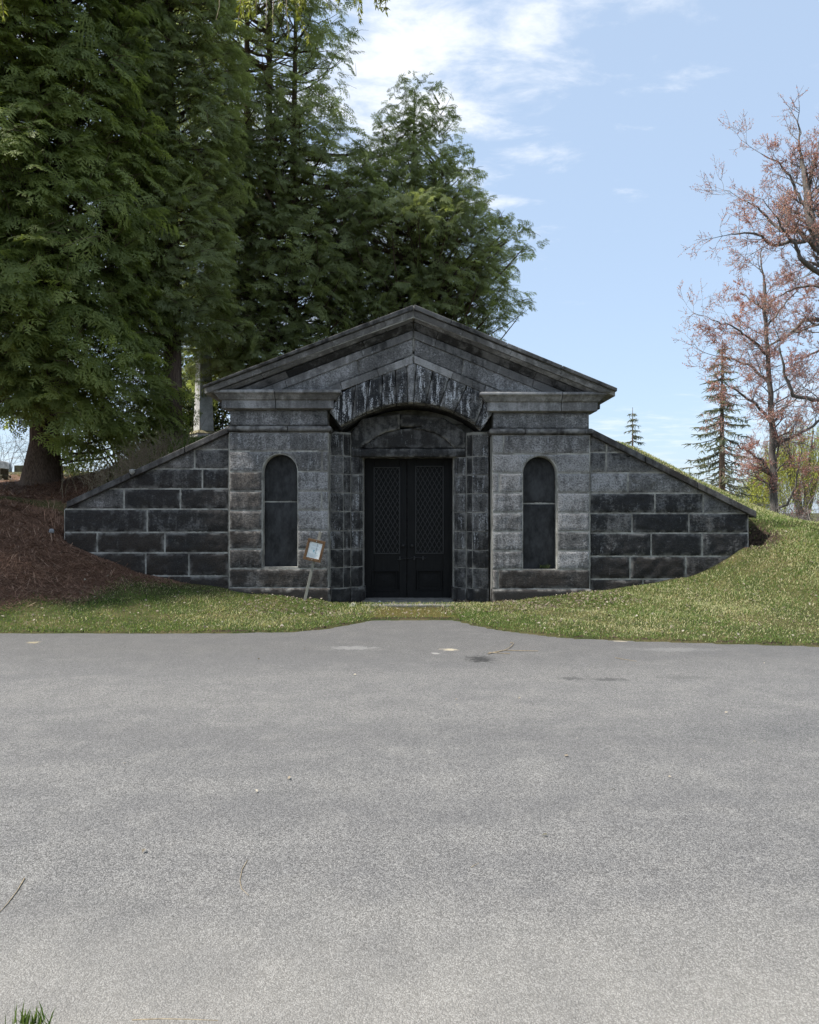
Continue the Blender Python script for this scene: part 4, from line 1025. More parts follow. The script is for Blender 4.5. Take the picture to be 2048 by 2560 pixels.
def maple(label, limbs, Y, seed, base, per=7, size=.05, maxl=3, kid=(2, 3), name='maple_tree', gap_=.32, kl=1.0):
    rg = random.Random(seed); root = empty(name, base); tag(root, label, 'tree', 'trees in red flower')
    paths, tips = [], []; mains = []
    for (pl, r0, r1, kids_, LL) in limbs:
        pts = [P3(a, b, Y + c) for a, b, c in pl]
        # smooth
        sm = []
        for k in range(len(pts) - 1):
            for q in range(4): sm.append(pts[k].lerp(pts[k + 1], q / 4) + Vector((rg.gauss(0, .02), rg.gauss(0, .03), rg.gauss(0, .02))))
        sm.append(pts[-1]); n = len(sm); mains.append((sm, [r0 + (r1 - r0) * k / (n - 1) for k in range(n)]))
        if not kids_: continue
        tot = sum((sm[k + 1] - sm[k]).length for k in range(n - 1))
        for k in range(max(1, int(tot / gap_))):
            q = (k + rg.random()) * gap_ / tot
            if q < .12 or q > 1: continue
            i_ = min(n - 2, int(q * (n - 1))); b = sm[i_]; c = (sm[i_ + 1] - sm[i_]).normalized(); a = c.orthogonal(); a.rotate(Matrix.Rotation(rg.uniform(0, 6.28), 3, c))
            grow(paths, tips, b, (c * .7 + a * .8).normalized(), LL * rg.uniform(.6, 1.2) * (1 - .4 * q), max(.010, .35 * (r0 + (r1 - r0) * q)), 1, rg, .12, kid, .2, maxl)
        grow(paths, tips, sm[-1], (sm[-1] - sm[-3]).normalized(), LL, r1 * .8, 1, rg, .12, kid, .2, maxl)
    V, T = tubes(mains, 9); link('trunk', trimesh('trunk', V, T, None, True), M_BARK2, root)
    V, T = tubes(paths, 4); link('branches', trimesh('branches', V, T), M_BARK2, root)
    V, T, A = blossoms(tips, rg, per, size); link('blossom', trimesh('blossom', V, T, {'tint': A}), M_BUD, root)
    return root
YM = 27.0
maple('slender grey-trunked tree in red flower beyond the right end of the mound',
      [([(1936, 1330, 0), (1935, 1190, 0), (1932, 1070, 0), (1924, 960, 0), (1916, 840, 0), (1911, 705, 0)], .145, .05, True, .9),
       ([(1933, 1195, 0), (1905, 1150, -.4), (1880, 1135, -.6), (1845, 1112, -1)], .06, .02, True, .8),
       ([(1938, 1112, 0), (1975, 1095, .3), (2020, 1075, .5), (2060, 1040, .8)], .07, .04, True, .9),
       ([(1930, 1060, 0), (1890, 1010, -.5), (1850, 985, -.8), (1815, 960, -1)], .06, .02, True, .9),
       ([(1925, 960, 0), (1880, 920, .5), (1840, 900, .8), (1790, 890, 1)], .055, .02, True, 1.0),
       ([(1920, 890, 0), (1870, 840, -.5), (1830, 815, -1), (1780, 800, -1)], .05, .015, True, .9),
       ([(1916, 820, 0), (1960, 760, .5), (2000, 720, .8)], .045, .015, True, .8),
       ([(1914, 780, 0), (1880, 750, .5), (1850, 735, 1)], .04, .015, True, .6),
       ([(1936, 1275, 0), (1965, 1262, -.6), (1990, 1215, -.9), (2005, 1130, -1.2)], .05, .02, True, .8)], YM, 9, (wx(1936, YM), YM, gz(wx(1936, YM), YM)), maxl=4, kid=(3, 3), per=5, size=.036, gap_=.24)
YN = 25.0
maple('large tree in red flower reaching in from the right edge',
      [([(2150, 1330, 0), (2140, 1000, 0), (2110, 800, 0), (2062, 640, 0), (2030, 560, 0), (2018, 500, 0), (2010, 430, 0), (2004, 390, 0)], .30, .05, True, 1.1),
       ([(2050, 620, 0), (2000, 580, .4), (1965, 578, .6), (1935, 560, .9), (1900, 525, 1), (1870, 505, 1)], .09, .02, True, 1.0),
       ([(2075, 690, 0), (2040, 680, -.5), (2000, 648, -.9), (1990, 610, -1), (1960, 575, -1.2), (1940, 540, -1.3)], .10, .025, True, .9),
       ([(2060, 640, 0), (2020, 600, -.5), (1985, 603, -.9), (1935, 613, -1), (1905, 590, -1.2), (1870, 580, -1.4), (1830, 585, -1.5)], .085, .02, True, .9),
       ([(2025, 540, 0), (1995, 490, .3), (1975, 440, .5), (1950, 410, .6), (1905, 385, .8)], .06, .015, True, .9),
       ([(2018, 490, 0), (2030, 420, .3), (2042, 390, .5), (2048, 350, .6)], .06, .015, True, .8),
       ([(2120, 860, 0), (2060, 800, .5), (2010, 800, .8), (1960, 845, 1.0), (1930, 860, 1.2)], .10, .03, True, .9),
       ([(2100, 900, 0), (2048, 1000, -.5), (1985, 990, -.8), (1960, 930, -.9), (1950, 870, -1)], .09, .025, True, .9),
       ([(2090, 760, 0), (2048, 715, .4), (1990, 720, .7), (1950, 740, .9)], .06, .02, True, .8),
       ([(2110, 820, 0), (2040, 880, .6), (1990, 900, 1)], .05, .02, True, .8)], YN, 17, (wx(2150, YN), YN, gz(wx(2150, YN), YN)), maxl=4, kid=(3, 3), per=5, size=.034, gap_=.33)

# bare scrub at the right edge
def scrub(label, X, Y, n, h, seed, spread):
    rg = random.Random(seed); paths, tips = [], []; z0 = gz(X, Y); root = empty('bare_shrub', (X, Y, z0)); tag(root, label, 'shrub')
    for k in range(n):
        b = Vector((X + rg.gauss(0, spread), Y + rg.gauss(0, spread), 0)); b.z = gz(b.x, b.y) - .05
        grow(paths, tips, b, Vector((rg.gauss(0, .4), rg.gauss(0, .4), 1)), h * rg.uniform(.5, .8), .02, 1, rg, .02, (3, 4), .28, 3)
    V, T = tubes(paths, 3); link('stems', trimesh('stems', V, T), M_BARK2, root); return root
scrub('leafless twiggy shrub at the foot of the right slope', wx(2010, 23), 23, 12, 1.6, 5, .7)
scrub('leafless shrub behind the headstones at the left edge', wx(20, 30), 30, 14, 2.4, 9, 1.0)
scrub('leafless shrub beyond the big cedar trunk at left', wx(190, 27), 27, 12, 2.2, 10, 1.1)
scrub('leafless grey shrub behind the slender red-flowering tree', wx(1950, 31), 31, 10, 1.9, 6, 1.0)

# ------------------------------------------------------------------ spruces far off
def spruce(label, X, Y, ztop, zb, rbase, seed, tiers, lean=.0, name='spruce_tree', sparse=1.0):
    rg = random.Random(seed); g_ = np.random.default_rng(seed); H = ztop - zb; root = empty(name, (X, Y, zb)); tag(root, label, 'tree', 'far spruces')
    paths = [([(X, Y, zb + H * q) for q in np.linspace(0, 1, 6)], list(np.linspace(.22 * rbase / 2.5, .02, 6)))]; P, D = [], []
    for k in range(tiers):
        q = k / tiers; z = zb + H * (.06 + .93 * q); r = rbase * (1 - q) ** .85 + .15
        for b in range(7):
            a = rg.uniform(0, 6.28); L = r * rg.uniform(.55, 1.1)
            pts = [Vector((X + math.cos(a) * L * t_, Y + math.sin(a) * L * t_, z + L * (.12 - .55 * t_ + .32 * t_ * t_))) for t_ in (0, .25, .5, .75, 1)]
            paths.append((pts, [.03, .025, .02, .012, .005]))
            m = int(L * 26 * sparse) + 4
            for w in range(m):
                t_ = rg.uniform(.12, 1) * 4; i_ = min(3, int(t_)); P.append(pts[i_].lerp(pts[i_ + 1], t_ - i_)); D.append((math.cos(a) * .5 + rg.gauss(0, .5), math.sin(a) * .5 + rg.gauss(0, .5), rg.uniform(-1.0, .15)))
    P = np.array([tuple(p) for p in P]); D = np.array(D); D /= np.linalg.norm(D, axis=1)[:, None]; n = len(P); S = np.cross(D, g_.normal(0, 1, (n, 3))); S /= np.linalg.norm(S, axis=1)[:, None]
    L = g_.uniform(.18, .42, (n, 1)) * min(1, rbase / 2); V = np.stack([P - S * .03, P + S * .03, P + D * L + S * .015, P + D * L - S * .015], 1).reshape(-1, 3); k = np.arange(n)[:, None] * 4
    link('crown', trimesh('crown', V, np.concatenate([k + [0, 1, 2], k + [0, 2, 3]]), {'tint': np.repeat(g_.random(n), 4)}), M_SPRUCE, root)
    V, T = tubes(paths, 5); link('trunk', trimesh('trunk', V, T), M_BARK, root); return root
spruce('dark spruce behind the red-flowering trees on the right', wx(1806, 44), 44, XZ(0, 850, 44)[1], .3, 3.0, 3, 24, sparse=.6)
spruce('small lone spruce showing above the right wing wall', wx(1582, 70), 70, XZ(0, 1018, 70)[1], .3, 2.4, 4, 20, sparse=.7)

# ------------------------------------------------------------------ willows in spring leaf, far right
def willow(label, X, Y, zb, rx, h, n, seed):
    g_ = np.random.default_rng(seed); rg = random.Random(seed); root = empty('willow_tree', (X, Y, zb)); tag(root, label, 'tree', 'willows in spring leaf')
    V, T, A, paths = [], [], [], []
    P, D = [], []
    for k in range(n):
        a = rg.uniform(0, 6.28); r = rx * math.sqrt(rg.random()); x, y = X + r * math.cos(a), Y + r * math.sin(a) * .7; z = zb + h * (1 - .45 * (r / rx) ** 2) * rg.uniform(.8, 1.02); L = rg.uniform(.3, .75) * (z - zb)
        dx, dy = rg.gauss(0, .12), rg.gauss(0, .12); m = int(L * 7) + 3
        paths.append(([Vector((x, y, z)), Vector((x + dx * L, y + dy * L, z - L))], [.006, .003]))
        for w in range(m): t_ = rg.random(); P.append((x + dx * L * t_ + rg.gauss(0, .03), y + dy * L * t_, z - L * t_)); D.append((rg.gauss(0, .5), rg.gauss(0, .5), -1 + rg.gauss(0, .3)))
    for k in range(9):
        a = rg.uniform(0, 6.28); b = Vector((X, Y, zb)); e = Vector((X + rx * .6 * math.cos(a), Y + rx * .5 * math.sin(a), zb + h * rg.uniform(.7, .92)))
        paths.append(([b, b.lerp(e, .45) + Vector((0, 0, h * .16)), e], [.18, .11, .03]))
    P = np.array(P); D = np.array(D); D /= np.linalg.norm(D, axis=1)[:, None]; nn = len(P); S = np.cross(D, g_.normal(0, 1, (nn, 3))); S /= np.linalg.norm(S, axis=1)[:, None]; L = g_.uniform(.10, .22, (nn, 1))
    V = np.stack([P, P + D * L * .5 + S * .022, P + D * L, P + D * L * .5 - S * .022], 1).reshape(-1, 3); k = np.arange(nn)[:, None] * 4
    link('crown', trimesh('crown', V, np.concatenate([k + [0, 1, 2], k + [0, 2, 3]]), {'tint': np.repeat(g_.random(nn), 4)}), M_WILLOW, root)
    V, T = tubes(paths, 5); link('trunk', trimesh('trunk', V, T), M_BARK2, root); return root
willow('yellow-green willow behind the slender red-flowering tree', wx(2010, 50), 50, .2, 3.6, 7.6, 900, 3)
willow('lower yellow-green willow to the left of the slender trunk', wx(1895, 58), 58, .2, 2.2, 4.6, 420, 4)

# willow twigs that hang into the top of the view from a tree beside the photographer
def overhead_willow():
    rg = random.Random(8); b = Vector((6.4, .4, gz(6.4, .4))); root = empty('overhanging_willow', b)
    tag(root, 'budding willow twigs hanging into the top edge of the picture', 'willow')
    Yh = 4.7; paths = [([b, b + Vector((-.1, .2, 2.4)), b + Vector((-.8, 1.0, 4.6)), Vector((3.4, 3.4, 6.2)), Vector((1.2, 4.5, 6.4)), Vector((-.3, 4.75, 6.25)), Vector((-1.4, 4.75, 6.15)), Vector((-2.7, 4.7, 6.0))], [.30, .22, .16, .08, .03, .022, .016, .008])]
    P, D = [], []
    for (x0, x1, y1, lush, dy) in ((603, 594, 62, 1, 0), (614, 606, 40, 1, .1), (628, 622, 30, 1, -.1), (640, 640, 48, .6, .2), (548, 540, 50, 0, .15), (668, 665, 72, 0, .1), (685, 683, 78, 0, -.1), (716, 722, 92, .1, .1), (700, 702, 22, .8, 0),
                                   (728, 776, 108, 1.2, 0), (752, 748, 42, 1, .1), (763, 760, 10, 1, .1), (800, 830, 35, .1, .2), (847, 845, 20, .7, 0), (888, 890, 12, .3, .1), (903, 898, 56, .7, 0), (938, 942, 15, .5, .1), (953, 950, 22, .7, 0), (966, 964, 28, .7, .05), (2, 10, 46, .8, 0), (-6, -4, 30, .6, .1)):
        Yq = Yh + dy; e = P3(x1, y1, Yq); s = P3(x0, -190, Yq); s.z = 6.1 + rg.uniform(-.1, .1); m = P3(x0, -20, Yq)
        pts = [s, m, m.lerp(e, .5) + Vector((rg.gauss(0, .006), 0, 0)), e]; paths.append((pts, [.006, .004, .003, .0018]))
        L = (e - m).length + .15
        for k in range(int(L * 130 * lush) + 2):
            q = rg.random(); p = m.lerp(e, q); P.append(p); D.append((rg.gauss(0, .55), rg.gauss(0, .55), -.8 + rg.gauss(0, .25)))
    link_ = []
    Vs, Ts, As, off = [], [], [], 0
    for p, d in zip(P, D):
        d = Vector(d).normalized(); n = d.orthogonal().normalized(); n.rotate(Matrix.Rotation(rg.uniform(0, 6.28), 3, d)); s = d.cross(n); L = rg.uniform(.02, .045); w = L * .16
        q = [p, p + d * L * .35 + s * w, p + d * L * .35 - s * w, p + d * L * .35 + n * w, p + d * L + n * L * .2]
        Vs += [tuple(v) for v in q]; Ts += [(off, off + 1, off + 3), (off, off + 3, off + 2), (off + 1, off + 4, off + 3), (off + 3, off + 4, off + 2), (off, off + 2, off + 1), (off + 1, off + 2, off + 4)]; As += [rg.random()] * 5; off += 5
    tag(link('catkins', trimesh('catkins', np.array(Vs), np.array(Ts), {'tint': np.array(As)}), M_WILLOW, root), kind='stuff')
    V, T = tubes(paths[:1], 9); link('limb', trimesh('limb', V, T, None, True), M_BARK2, root)
    for pt in paths[1:]: V, T = tubes([pt], 5); link('twig', trimesh('twig', V, T, None, True), M_TWIG, root)
overhead_willow()

# ------------------------------------------------------------------ graves
def headstone(label, cx, w, h, Y, py, round_, mat, dep=.16, base=None):
    X = wx(cx, Y); zb = XZ(0, py, Y)[1]; zb = min(zb, gz(X, Y)) ; z1 = XZ(0, py, Y)[1] + h
    root = empty('headstone', (X, Y, zb)); tag(root, label, 'headstone', 'headstones under the trees')
    if round_: pts = [(X - w / 2, zb)] + [(X + w / 2, zb)] + [(X + w / 2 * math.cos(a), z1 - w * .35 + w * .35 * math.sin(a)) for a in np.linspace(0, math.pi, 12)]
    else: pts = [(X - w / 2, zb), (X + w / 2, zb), (X + w / 2, z1), (X - w / 2, z1)]
    prism('tablet', pts, Y, Y + dep, mat, root, .012)
    if base: box('plinth', X - base[0] / 2, X + base[0] / 2, Y - .1, Y + dep + .1, zb - .1, zb + base[1], mat, root, .012)
headstone('pale round-topped headstone at the left edge under the cedars', 4, .52, .42, 25, 1184, True, M_GRAVE)
headstone('low rectangular headstone just left of the big cedar trunk', 58, .62, .28, 25.5, 1184, False, M_GRAVE2, .3)
headstone('low mossy headstone seen right of the big cedar trunk', 162, .42, .26, 25.5, 1184, False, M_GRAVE2, .25)
X = wx(-4, 18.5); zb = gz(X, 18.5); mroot = empty('stepped_monument', (X, 18.5, zb)); tag(mroot, 'dark stepped stone monument cut by the left edge', 'monument')
for k, (w, a, b) in enumerate(((.50, 1255, 1232), (.36, 1231.7, 1219), (.42, 1213, 1194), (.34, 1190, 1171))):
    Yk = 18.5; z0_, z1_ = XZ(0, a, Yk)[1], XZ(0, b, Yk)[1]
    box('step' if k < 2 else 'block', X - w / 2, X + w / 2, Yk - w / 2, Yk + w / 2, z0_ - (.0 if k else .3), z1_ + (.06 if k in (1, 2) else 0), M_GRAVE2, mroot, .02)

# obelisk, turned so that an edge faces the camera
Yo = 19.0; X = wx(509, Yo); zb = gz(X, Yo); ob = empty('obelisk', (X, Yo, zb)); tag(ob, 'pale marble obelisk on a pedestal behind the left wing wall', 'obelisk')
def turned(nm, w0, w1, z0_, z1_, mat, ang=38):
    V = []
    for (w, z) in ((w0, z0_), (w1, z1_)):
        for k in range(4): a = R(ang + 45 + 90 * k); V.append((X + w * .7071 * math.cos(a) , Yo + w * .7071 * math.sin(a), z))
    o = link(nm, pymesh(nm, V, [(3, 2, 1, 0), (4, 5, 6, 7)] + [(k, (k + 1) % 4, 4 + (k + 1) % 4, 4 + k) for k in range(4)]), mat, ob); bevel(o, .01); return o
turned('pedestal', .54, .52, zb - .1, XZ(0, 1086, Yo)[1], M_MARBLE); turned('moulding', .58, .44, XZ(0, 1086, Yo)[1] + .001, XZ(0, 1078, Yo)[1], M_LICHEN)
turned('shaft', .38, .26, XZ(0, 1078, Yo)[1] + .001, XZ(0, 850, Yo)[1], M_MARBLE); turned('tip', .26, .01, XZ(0, 850, Yo)[1] + .001, XZ(0, 822, Yo)[1], M_MARBLE)

# ------------------------------------------------------------------ leaning notice
Ys = 12.62; sroot = empty('notice_sign', (wx(760, Ys), Ys, gz(wx(760, Ys), Ys))); tag(sroot, 'leaning wooden stake with a framed paper notice beside the left pilaster', 'sign')
M_POST = flat_mat('weathered_lath', (0.16, 0.155, 0.13), (0.30, 0.29, 0.25), 9, 0.9, 0.2, (8, 8, 0.5))
M_FRAME = flat_mat('brown_stained_wood', (0.085, 0.045, 0.022), (0.17, 0.10, 0.05), 12, 0.75, 0.2, (6, 6, 1))
M_PAPER = flat_mat('faded_paper', (0.76, 0.82, 0.81), (0.88, 0.90, 0.89), 14, 0.6, 0.0)
M_INK = flat_mat('faded_ink', (0.36, 0.42, 0.45), (0.50, 0.55, 0.56), 90, 0.8, 0.0); M_BLUE = flat_mat('blue_print', (0.20, 0.44, 0.50), (0.38, 0.60, 0.64), 60, 0.8, 0.0); M_DARKINK = flat_mat('dark_crease', (0.10, 0.12, 0.13), (0.2, 0.22, 0.24), 60, 0.8, 0.0)
def pp(a, b, y=0.0): v = P3(a, b, Ys); v.y += y; return v
def strip(nm, a, b, w, y0, y1, mat, parent=sroot, bev=.003):
    A, B = pp(*a), pp(*b); d = (B - A).normalized(); n = Vector((d.z, 0, -d.x)) * (w / 2)
    return prism(nm, [(q.x, q.z) for q in (A + n, B + n, B - n, A - n)], Ys + y0, Ys + y1, mat, parent, bev)
strip('stake', (758.5, 1516), (801.5, 1330), .047, .0, .022, M_POST)
q = [Vector((771.5, 1345)), Vector((815.5, 1354.5)), Vector((801.5, 1407)), Vector((758.5, 1397))]   # outer corners
cen = sum(q, Vector((0, 0))) / 4; uu = ((q[1] - q[0]) + (q[2] - q[3])) / 2; vv = ((q[3] - q[0]) + (q[2] - q[1])) / 2
def sp(a, b): r_ = cen + uu * a + vv * b; return (r_.x, r_.y)
def quad(nm, a0, a1, b0, b1, y0, y1, mat, parent, bev=.003):
    return prism(nm, [XZ(*sp(*c), Ys) for c in ((a0, b0), (a1, b0), (a1, b1), (a0, b1))], Ys + y0, Ys + y1, mat, parent, bev)
board = quad('backing_board', -.49, .49, -.49, .49, -.018, -.002, M_FRAME, sroot)
quad('frame_rail', -.5, .5, -.5, -.375, -.045, -.019, M_FRAME, sroot); quad('frame_rail', -.5, .5, .375, .5, -.045, -.019, M_FRAME, sroot)
quad('frame_rail', -.5, -.36, -.373, .373, -.044, -.019, M_FRAME, sroot); quad('frame_rail', .36, .5, -.373, .373, -.044, -.019, M_FRAME, sroot)
pap = quad('paper', -.355, .355, -.37, .37, -.022, -.0185, M_PAPER, sroot, 0)
rs = random.Random(3)
for k in range(8):
    b = -.27 + k * .034; quad('text_line', -.24 + rs.uniform(0, .03), .26 - rs.uniform(0, .12), b, b + .009, -.0236, -.0225, M_INK, pap, 0) if k not in (3,) else None
for k in range(5):
    b = .17 + k * .036; quad('text_line', -.27, .27 - rs.uniform(0, .15), b, b + .010, -.0236, -.0225, M_INK, pap, 0)
quad('crease', .085, .10, -.33, .14, -.0245, -.0238, M_DARKINK, pap, 0)
for (a0, a1, b0, b1) in ((-.09, .03, -.01, .02), (-.07, .01, .021, .06), (-.05, -.01, .061, .10), (.02, .06, .09, .115), (.10, .13, .10, .14), (.17, .19, .09, .12)): quad('map_print', a0, a1, b0, b1, -.0236, -.0225, M_BLUE, pap, 0)
for (a, b) in ((0, -.44), (0, .44)):
    c = XZ(*sp(a, b), Ys); box('screw', c[0] - .006, c[0] + .006, Ys - .048, Ys - .044, c[1] - .006, c[1] + .006, M_MARBLE, sroot, 0)

# ------------------------------------------------------------------ grass, litter, leaves
def scatter(n, x0, x1, y0, y1, seed):
    g_ = np.random.default_rng(seed); return g_.uniform(x0, x1, n), g_.uniform(y0, y1, n), g_
def pnoise(x, y, s, seed):
    return (np.sin(x * s + seed) * np.sin(y * s * 1.3 + seed * 2) + .6 * np.sin(x * s * 2.3 + y * s * 1.1 + seed) + .4 * np.sin(x * s * 4.1 - y * s * 3.7 + seed * 3)) / 2
def blades(n, box_, seed, hmin, hmax, keep, wid=.006):
    x, y, g_ = scatter(n, *box_, seed); k = keep(x, y, g_); x, y = x[k], y[k]; n = len(x); z = np.maximum(ground_z(x, y) - .005, -.004)
    a = g_.uniform(0, 6.283, n); h = g_.uniform(hmin, hmax, n); lean = g_.uniform(.2, 1.1, n) * h; la = g_.uniform(0, 6.283, n); w = wid * g_.uniform(.6, 1.3, n)
    P = np.stack([x, y, z], -1); s = np.stack([np.cos(a), np.sin(a), 0 * a], -1) * w[:, None]; t = P + np.stack([np.cos(la) * lean, np.sin(la) * lean, h], -1); m = (P + t) / 2 + np.stack([0 * h, 0 * h, h * .14], -1)
    V = np.stack([P - s, P + s, m + s * .8, m - s * .8, t], 1).reshape(-1, 3); k = np.arange(n)[:, None] * 5
    T = np.concatenate([k + [0, 1, 2], k + [0, 2, 3], k + [3, 2, 4]])
    dry = .42 + .50 * pnoise(x, y, 1.1, seed) + .16 * pnoise(x, y, 5.0, seed + 3) + .10 * np.clip((x - 1.5) / 3, 0, 1)
    near = np.clip((y - edge_y(x)) / .45, 0, 1); dry = dry * (.35 + .65 * near)
    dry = dry - .14 * np.clip((-x - .5) / 2, 0, 1)
    tint = np.where(g_.random(n) < np.clip(dry * .85, .04, .85), g_.uniform(.72, 1.0, n), g_.uniform(.0, .55, n))
    return V, T, np.repeat(tint, 5)
wall_free = lambda x, y: ~((np.abs(x) < 5.93) & (y > 12.98) & (y < 13.62)) & ~((np.abs(x) < 1.5) & (y > 12.9) & (y < 15)) & ~((np.abs(x) < 3.4) & (y > 13))
def keepf(x, y, g_): return (y > edge_y(x) - .03 + g_.normal(0, .03, len(x))) & wall_free(x, y) & (g_.random(len(x)) > litter_w(x, y) * 1.25 - .1) & (g_.random(len(x)) > moss_w(x, y) * .93) & (g_.random(len(x)) > soil_w(x, y) * .75 * (y > 11.5))
parts = [blades(120000, (-6.6, 7.0, 8.7, 13.05), 1, .012, .036, keepf, .005), blades(60000, (2.9, 9.8, 10.5, 17.0), 2, .018, .046, keepf, .0055), blades(20000, (-6.0, -3.0, 13.4, 16.0), 3, .03, .10, lambda x, y, g_: wall_free(x, y) & (g_.random(len(x)) > .3), .007),
         blades(26000, (6.0, 10.0, 11.0, 15.5), 4, .022, .06, keepf, .0055)]
def merge(ps):
    off, Vs, Ts, As = 0, [], [], []
    for V, T, A in ps: Vs.append(V); Ts.append(T + off); As.append(A); off += len(V)
    return np.concatenate(Vs), np.concatenate(Ts), np.concatenate(As)
V, T, A = merge(parts); tag(link('grass', trimesh('grass', V, T, {'tint': A}), M_GRASS), 'short patchy lawn, half green and half straw', 'grass', kind='stuff')
# grass tuft at the near corner of the road
def tuft(label, X, Y, n, h, seed, spread, mat=M_GRASS):
    g_ = np.random.default_rng(seed); x = X + g_.normal(0, spread, n); y = Y + g_.normal(0, spread * .4, n); z = np.full(n, gz(X, Y) - .01); hh = h * g_.uniform(.4, 1.1, n); la = g_.uniform(0, 6.28, n); ln = hh * g_.uniform(.1, .6, n); a = g_.uniform(0, 6.28, n)
    P = np.stack([x, y, z], -1); t = P + np.stack([np.cos(la) * ln, np.sin(la) * ln, hh], -1); s = np.stack([np.cos(a), np.sin(a), 0 * a], -1) * .0026; m = (P + t) / 2 + np.stack([0 * hh, 0 * hh, hh * .1], -1)
    V = np.stack([P - s, P + s, m + s * .8, m - s * .8, t], 1).reshape(-1, 3); k = np.arange(n)[:, None] * 5
    o = link('grass_tuft', trimesh('grass_tuft', V, np.concatenate([k + [0, 1, 2], k + [0, 2, 3], k + [3, 2, 4]]), {'tint': np.repeat(g_.uniform(0, .35, n), 5)}), mat); return tag(o, label, 'grass tuft')
tuft('small green grass tuft at the near road edge, bottom left corner', -1.14, 2.27, 60, .06, 2, .03)

def niche_weed():
    rg = np.random.default_rng(6); X, Z = XZ(1362, 1422, 13.1); n = 22
    root = empty('niche_weed', (X, 13.1, Z)); tag(root, 'small green weed growing on the sill of the right niche', 'weed')
    P = np.stack([X + rg.normal(0, .035, n), 13.10 + rg.uniform(-.03, .06, n), np.full(n, Z)], -1); a = rg.uniform(0, 6.28, n)
    D = np.stack([np.cos(a) * .7, np.sin(a) * .5 - .1, rg.uniform(.4, 1.2, n)], -1)
    V, T, A = fronds(P, D, np.tile([0, -.4, 1.0], (n, 1)) + rg.normal(0, .2, (n, 3)), rg.uniform(.05, .11, n), rg, rg.uniform(.3, .6, n))
    link('leaves', trimesh('leaves', V, T, {'tint': A}), M_BUSH, root)
niche_weed()
# fallen needles and twiglets on the shaded bank
def needles(n, box_, seed, keep, l0, l1, w):
    x, y, g_ = scatter(n, *box_, seed); k = keep(x, y, g_); x, y = x[k], y[k]; n = len(x); z = ground_z(x, y) + g_.uniform(.002, .02, n)
    a = g_.uniform(0, 6.283, n); L = g_.uniform(l0, l1, n); e = g_.normal(0, .25, n); d = np.stack([np.cos(a), np.sin(a), e], -1); P = np.stack([x, y, z], -1)
    s = np.stack([-np.sin(a), np.cos(a), 0 * a], -1) * w; t = P + d * L[:, None]; t[:, 2] = np.maximum(t[:, 2], ground_z(t[:, 0], t[:, 1]) + .003)
    m = (P + t) / 2 + g_.normal(0, .006, (n, 3)); m[:, 2] = np.maximum(m[:, 2], (P[:, 2] + t[:, 2]) / 2)
    V = np.stack([P - s, P + s, m + s, m - s, t], 1).reshape(-1, 3); k = np.arange(n)[:, None] * 5
    return V, np.concatenate([k + [0, 1, 2], k + [0, 2, 3], k + [3, 2, 4]]), np.repeat(np.clip(g_.normal(.45, .25, n), 0, 1), 5)
kl = lambda x, y, g_: (litter_w(x, y) > g_.random(len(x)) * .9 + .05) & (y > edge_y(x) + .1) & ~((np.abs(x) < 5.93) & (y > 12.98) & (y < 13.62)) & ~((np.abs(x) < 3.4) & (y > 13))
V, T, A = merge([needles(55000, (-8.5, -2.8, 10.0, 16.5), 21, kl, .04, .13, .0035), needles(7000, (-8.5, -3.0, 10.5, 15), 22, kl, .10, .32, .005)])
tag(link('fallen_needles', trimesh('fallen_needles', V, T, {'tint': A}), M_LITTER), 'rust-brown carpet of fallen needles on the left bank', 'needles', kind='stuff')
def deadleaves(n, box_, seed, keep, l0, l1, tl=(.2, 1.0)):
    x, y, g_ = scatter(n, *box_, seed); k = keep(x, y, g_); x, y = x[k], y[k]; n = len(x); z = ground_z(x, y) + g_.uniform(.008, .035, n)
    z = np.where(y < edge_y(x), .012, z)
    a = g_.uniform(0, 6.283, n); L = g_.uniform(l0, l1, n)[:, None]; P = np.stack([x, y, z], -1); d = np.stack([np.cos(a), np.sin(a), g_.normal(0, .3, n)], -1); s = np.stack([-np.sin(a), np.cos(a), g_.normal(0, .5, n)], -1); c = np.stack([0 * a, 0 * a, g_.uniform(-.1, .35, n)], -1) * L
    V = np.stack([P, P + d * L * .5 + s * L * .3 + c, P + d * L, P + d * L * .5 - s * L * .3 + c * .7], 1).reshape(-1, 3); k = np.arange(n)[:, None] * 4
    return V, np.concatenate([k + [0, 1, 2], k + [0, 2, 3]]), np.repeat(g_.uniform(*tl, n), 4)
kg = lambda x, y, g_: (y > edge_y(x) + .02) & wall_free(x, y)
V, T, A = merge([deadleaves(1300, (-6.0, 6.5, 9.0, 13.0), 31, kg, .02, .055, (.1, .9)), deadleaves(900, (.5, 3.6, 11.6, 12.95), 32, kg, .025, .06, (.0, .7)), deadleaves(500, (-2.6, -.6, 11.2, 12.9), 33, kg, .025, .055, (.0, .7)),
                 deadleaves(160, (.75, 1.12, 12.9, 13.6), 34, lambda x, y, g_: x > 0, .04, .09, (.1, .7)), deadleaves(60, (-1.1, -.8, 13.0, 13.6), 35, lambda x, y, g_: x < 0, .03, .07, (.1, .7)),
                 deadleaves(420, (-7.5, 6, 8.8, 12), 36, lambda x, y, g_: np.abs(y - edge_y(x)) < .09, .02, .05, (0, .8)), deadleaves(900, (-16, -8, 17, 21.5), 37, lambda x, y, g_: x < 0, .05, .12, (.1, .8)), deadleaves(26, (-2, 4, 3, 9), 38, lambda x, y, g_: x < 9, .015, .035, (.5, 1.0))])
tag(link('dead_leaves', trimesh('dead_leaves', V, T, {'tint': A}), M_DEADLEAF), 'pale curled dead leaves strewn over the lawn and doorstep', 'leaves', kind='stuff')

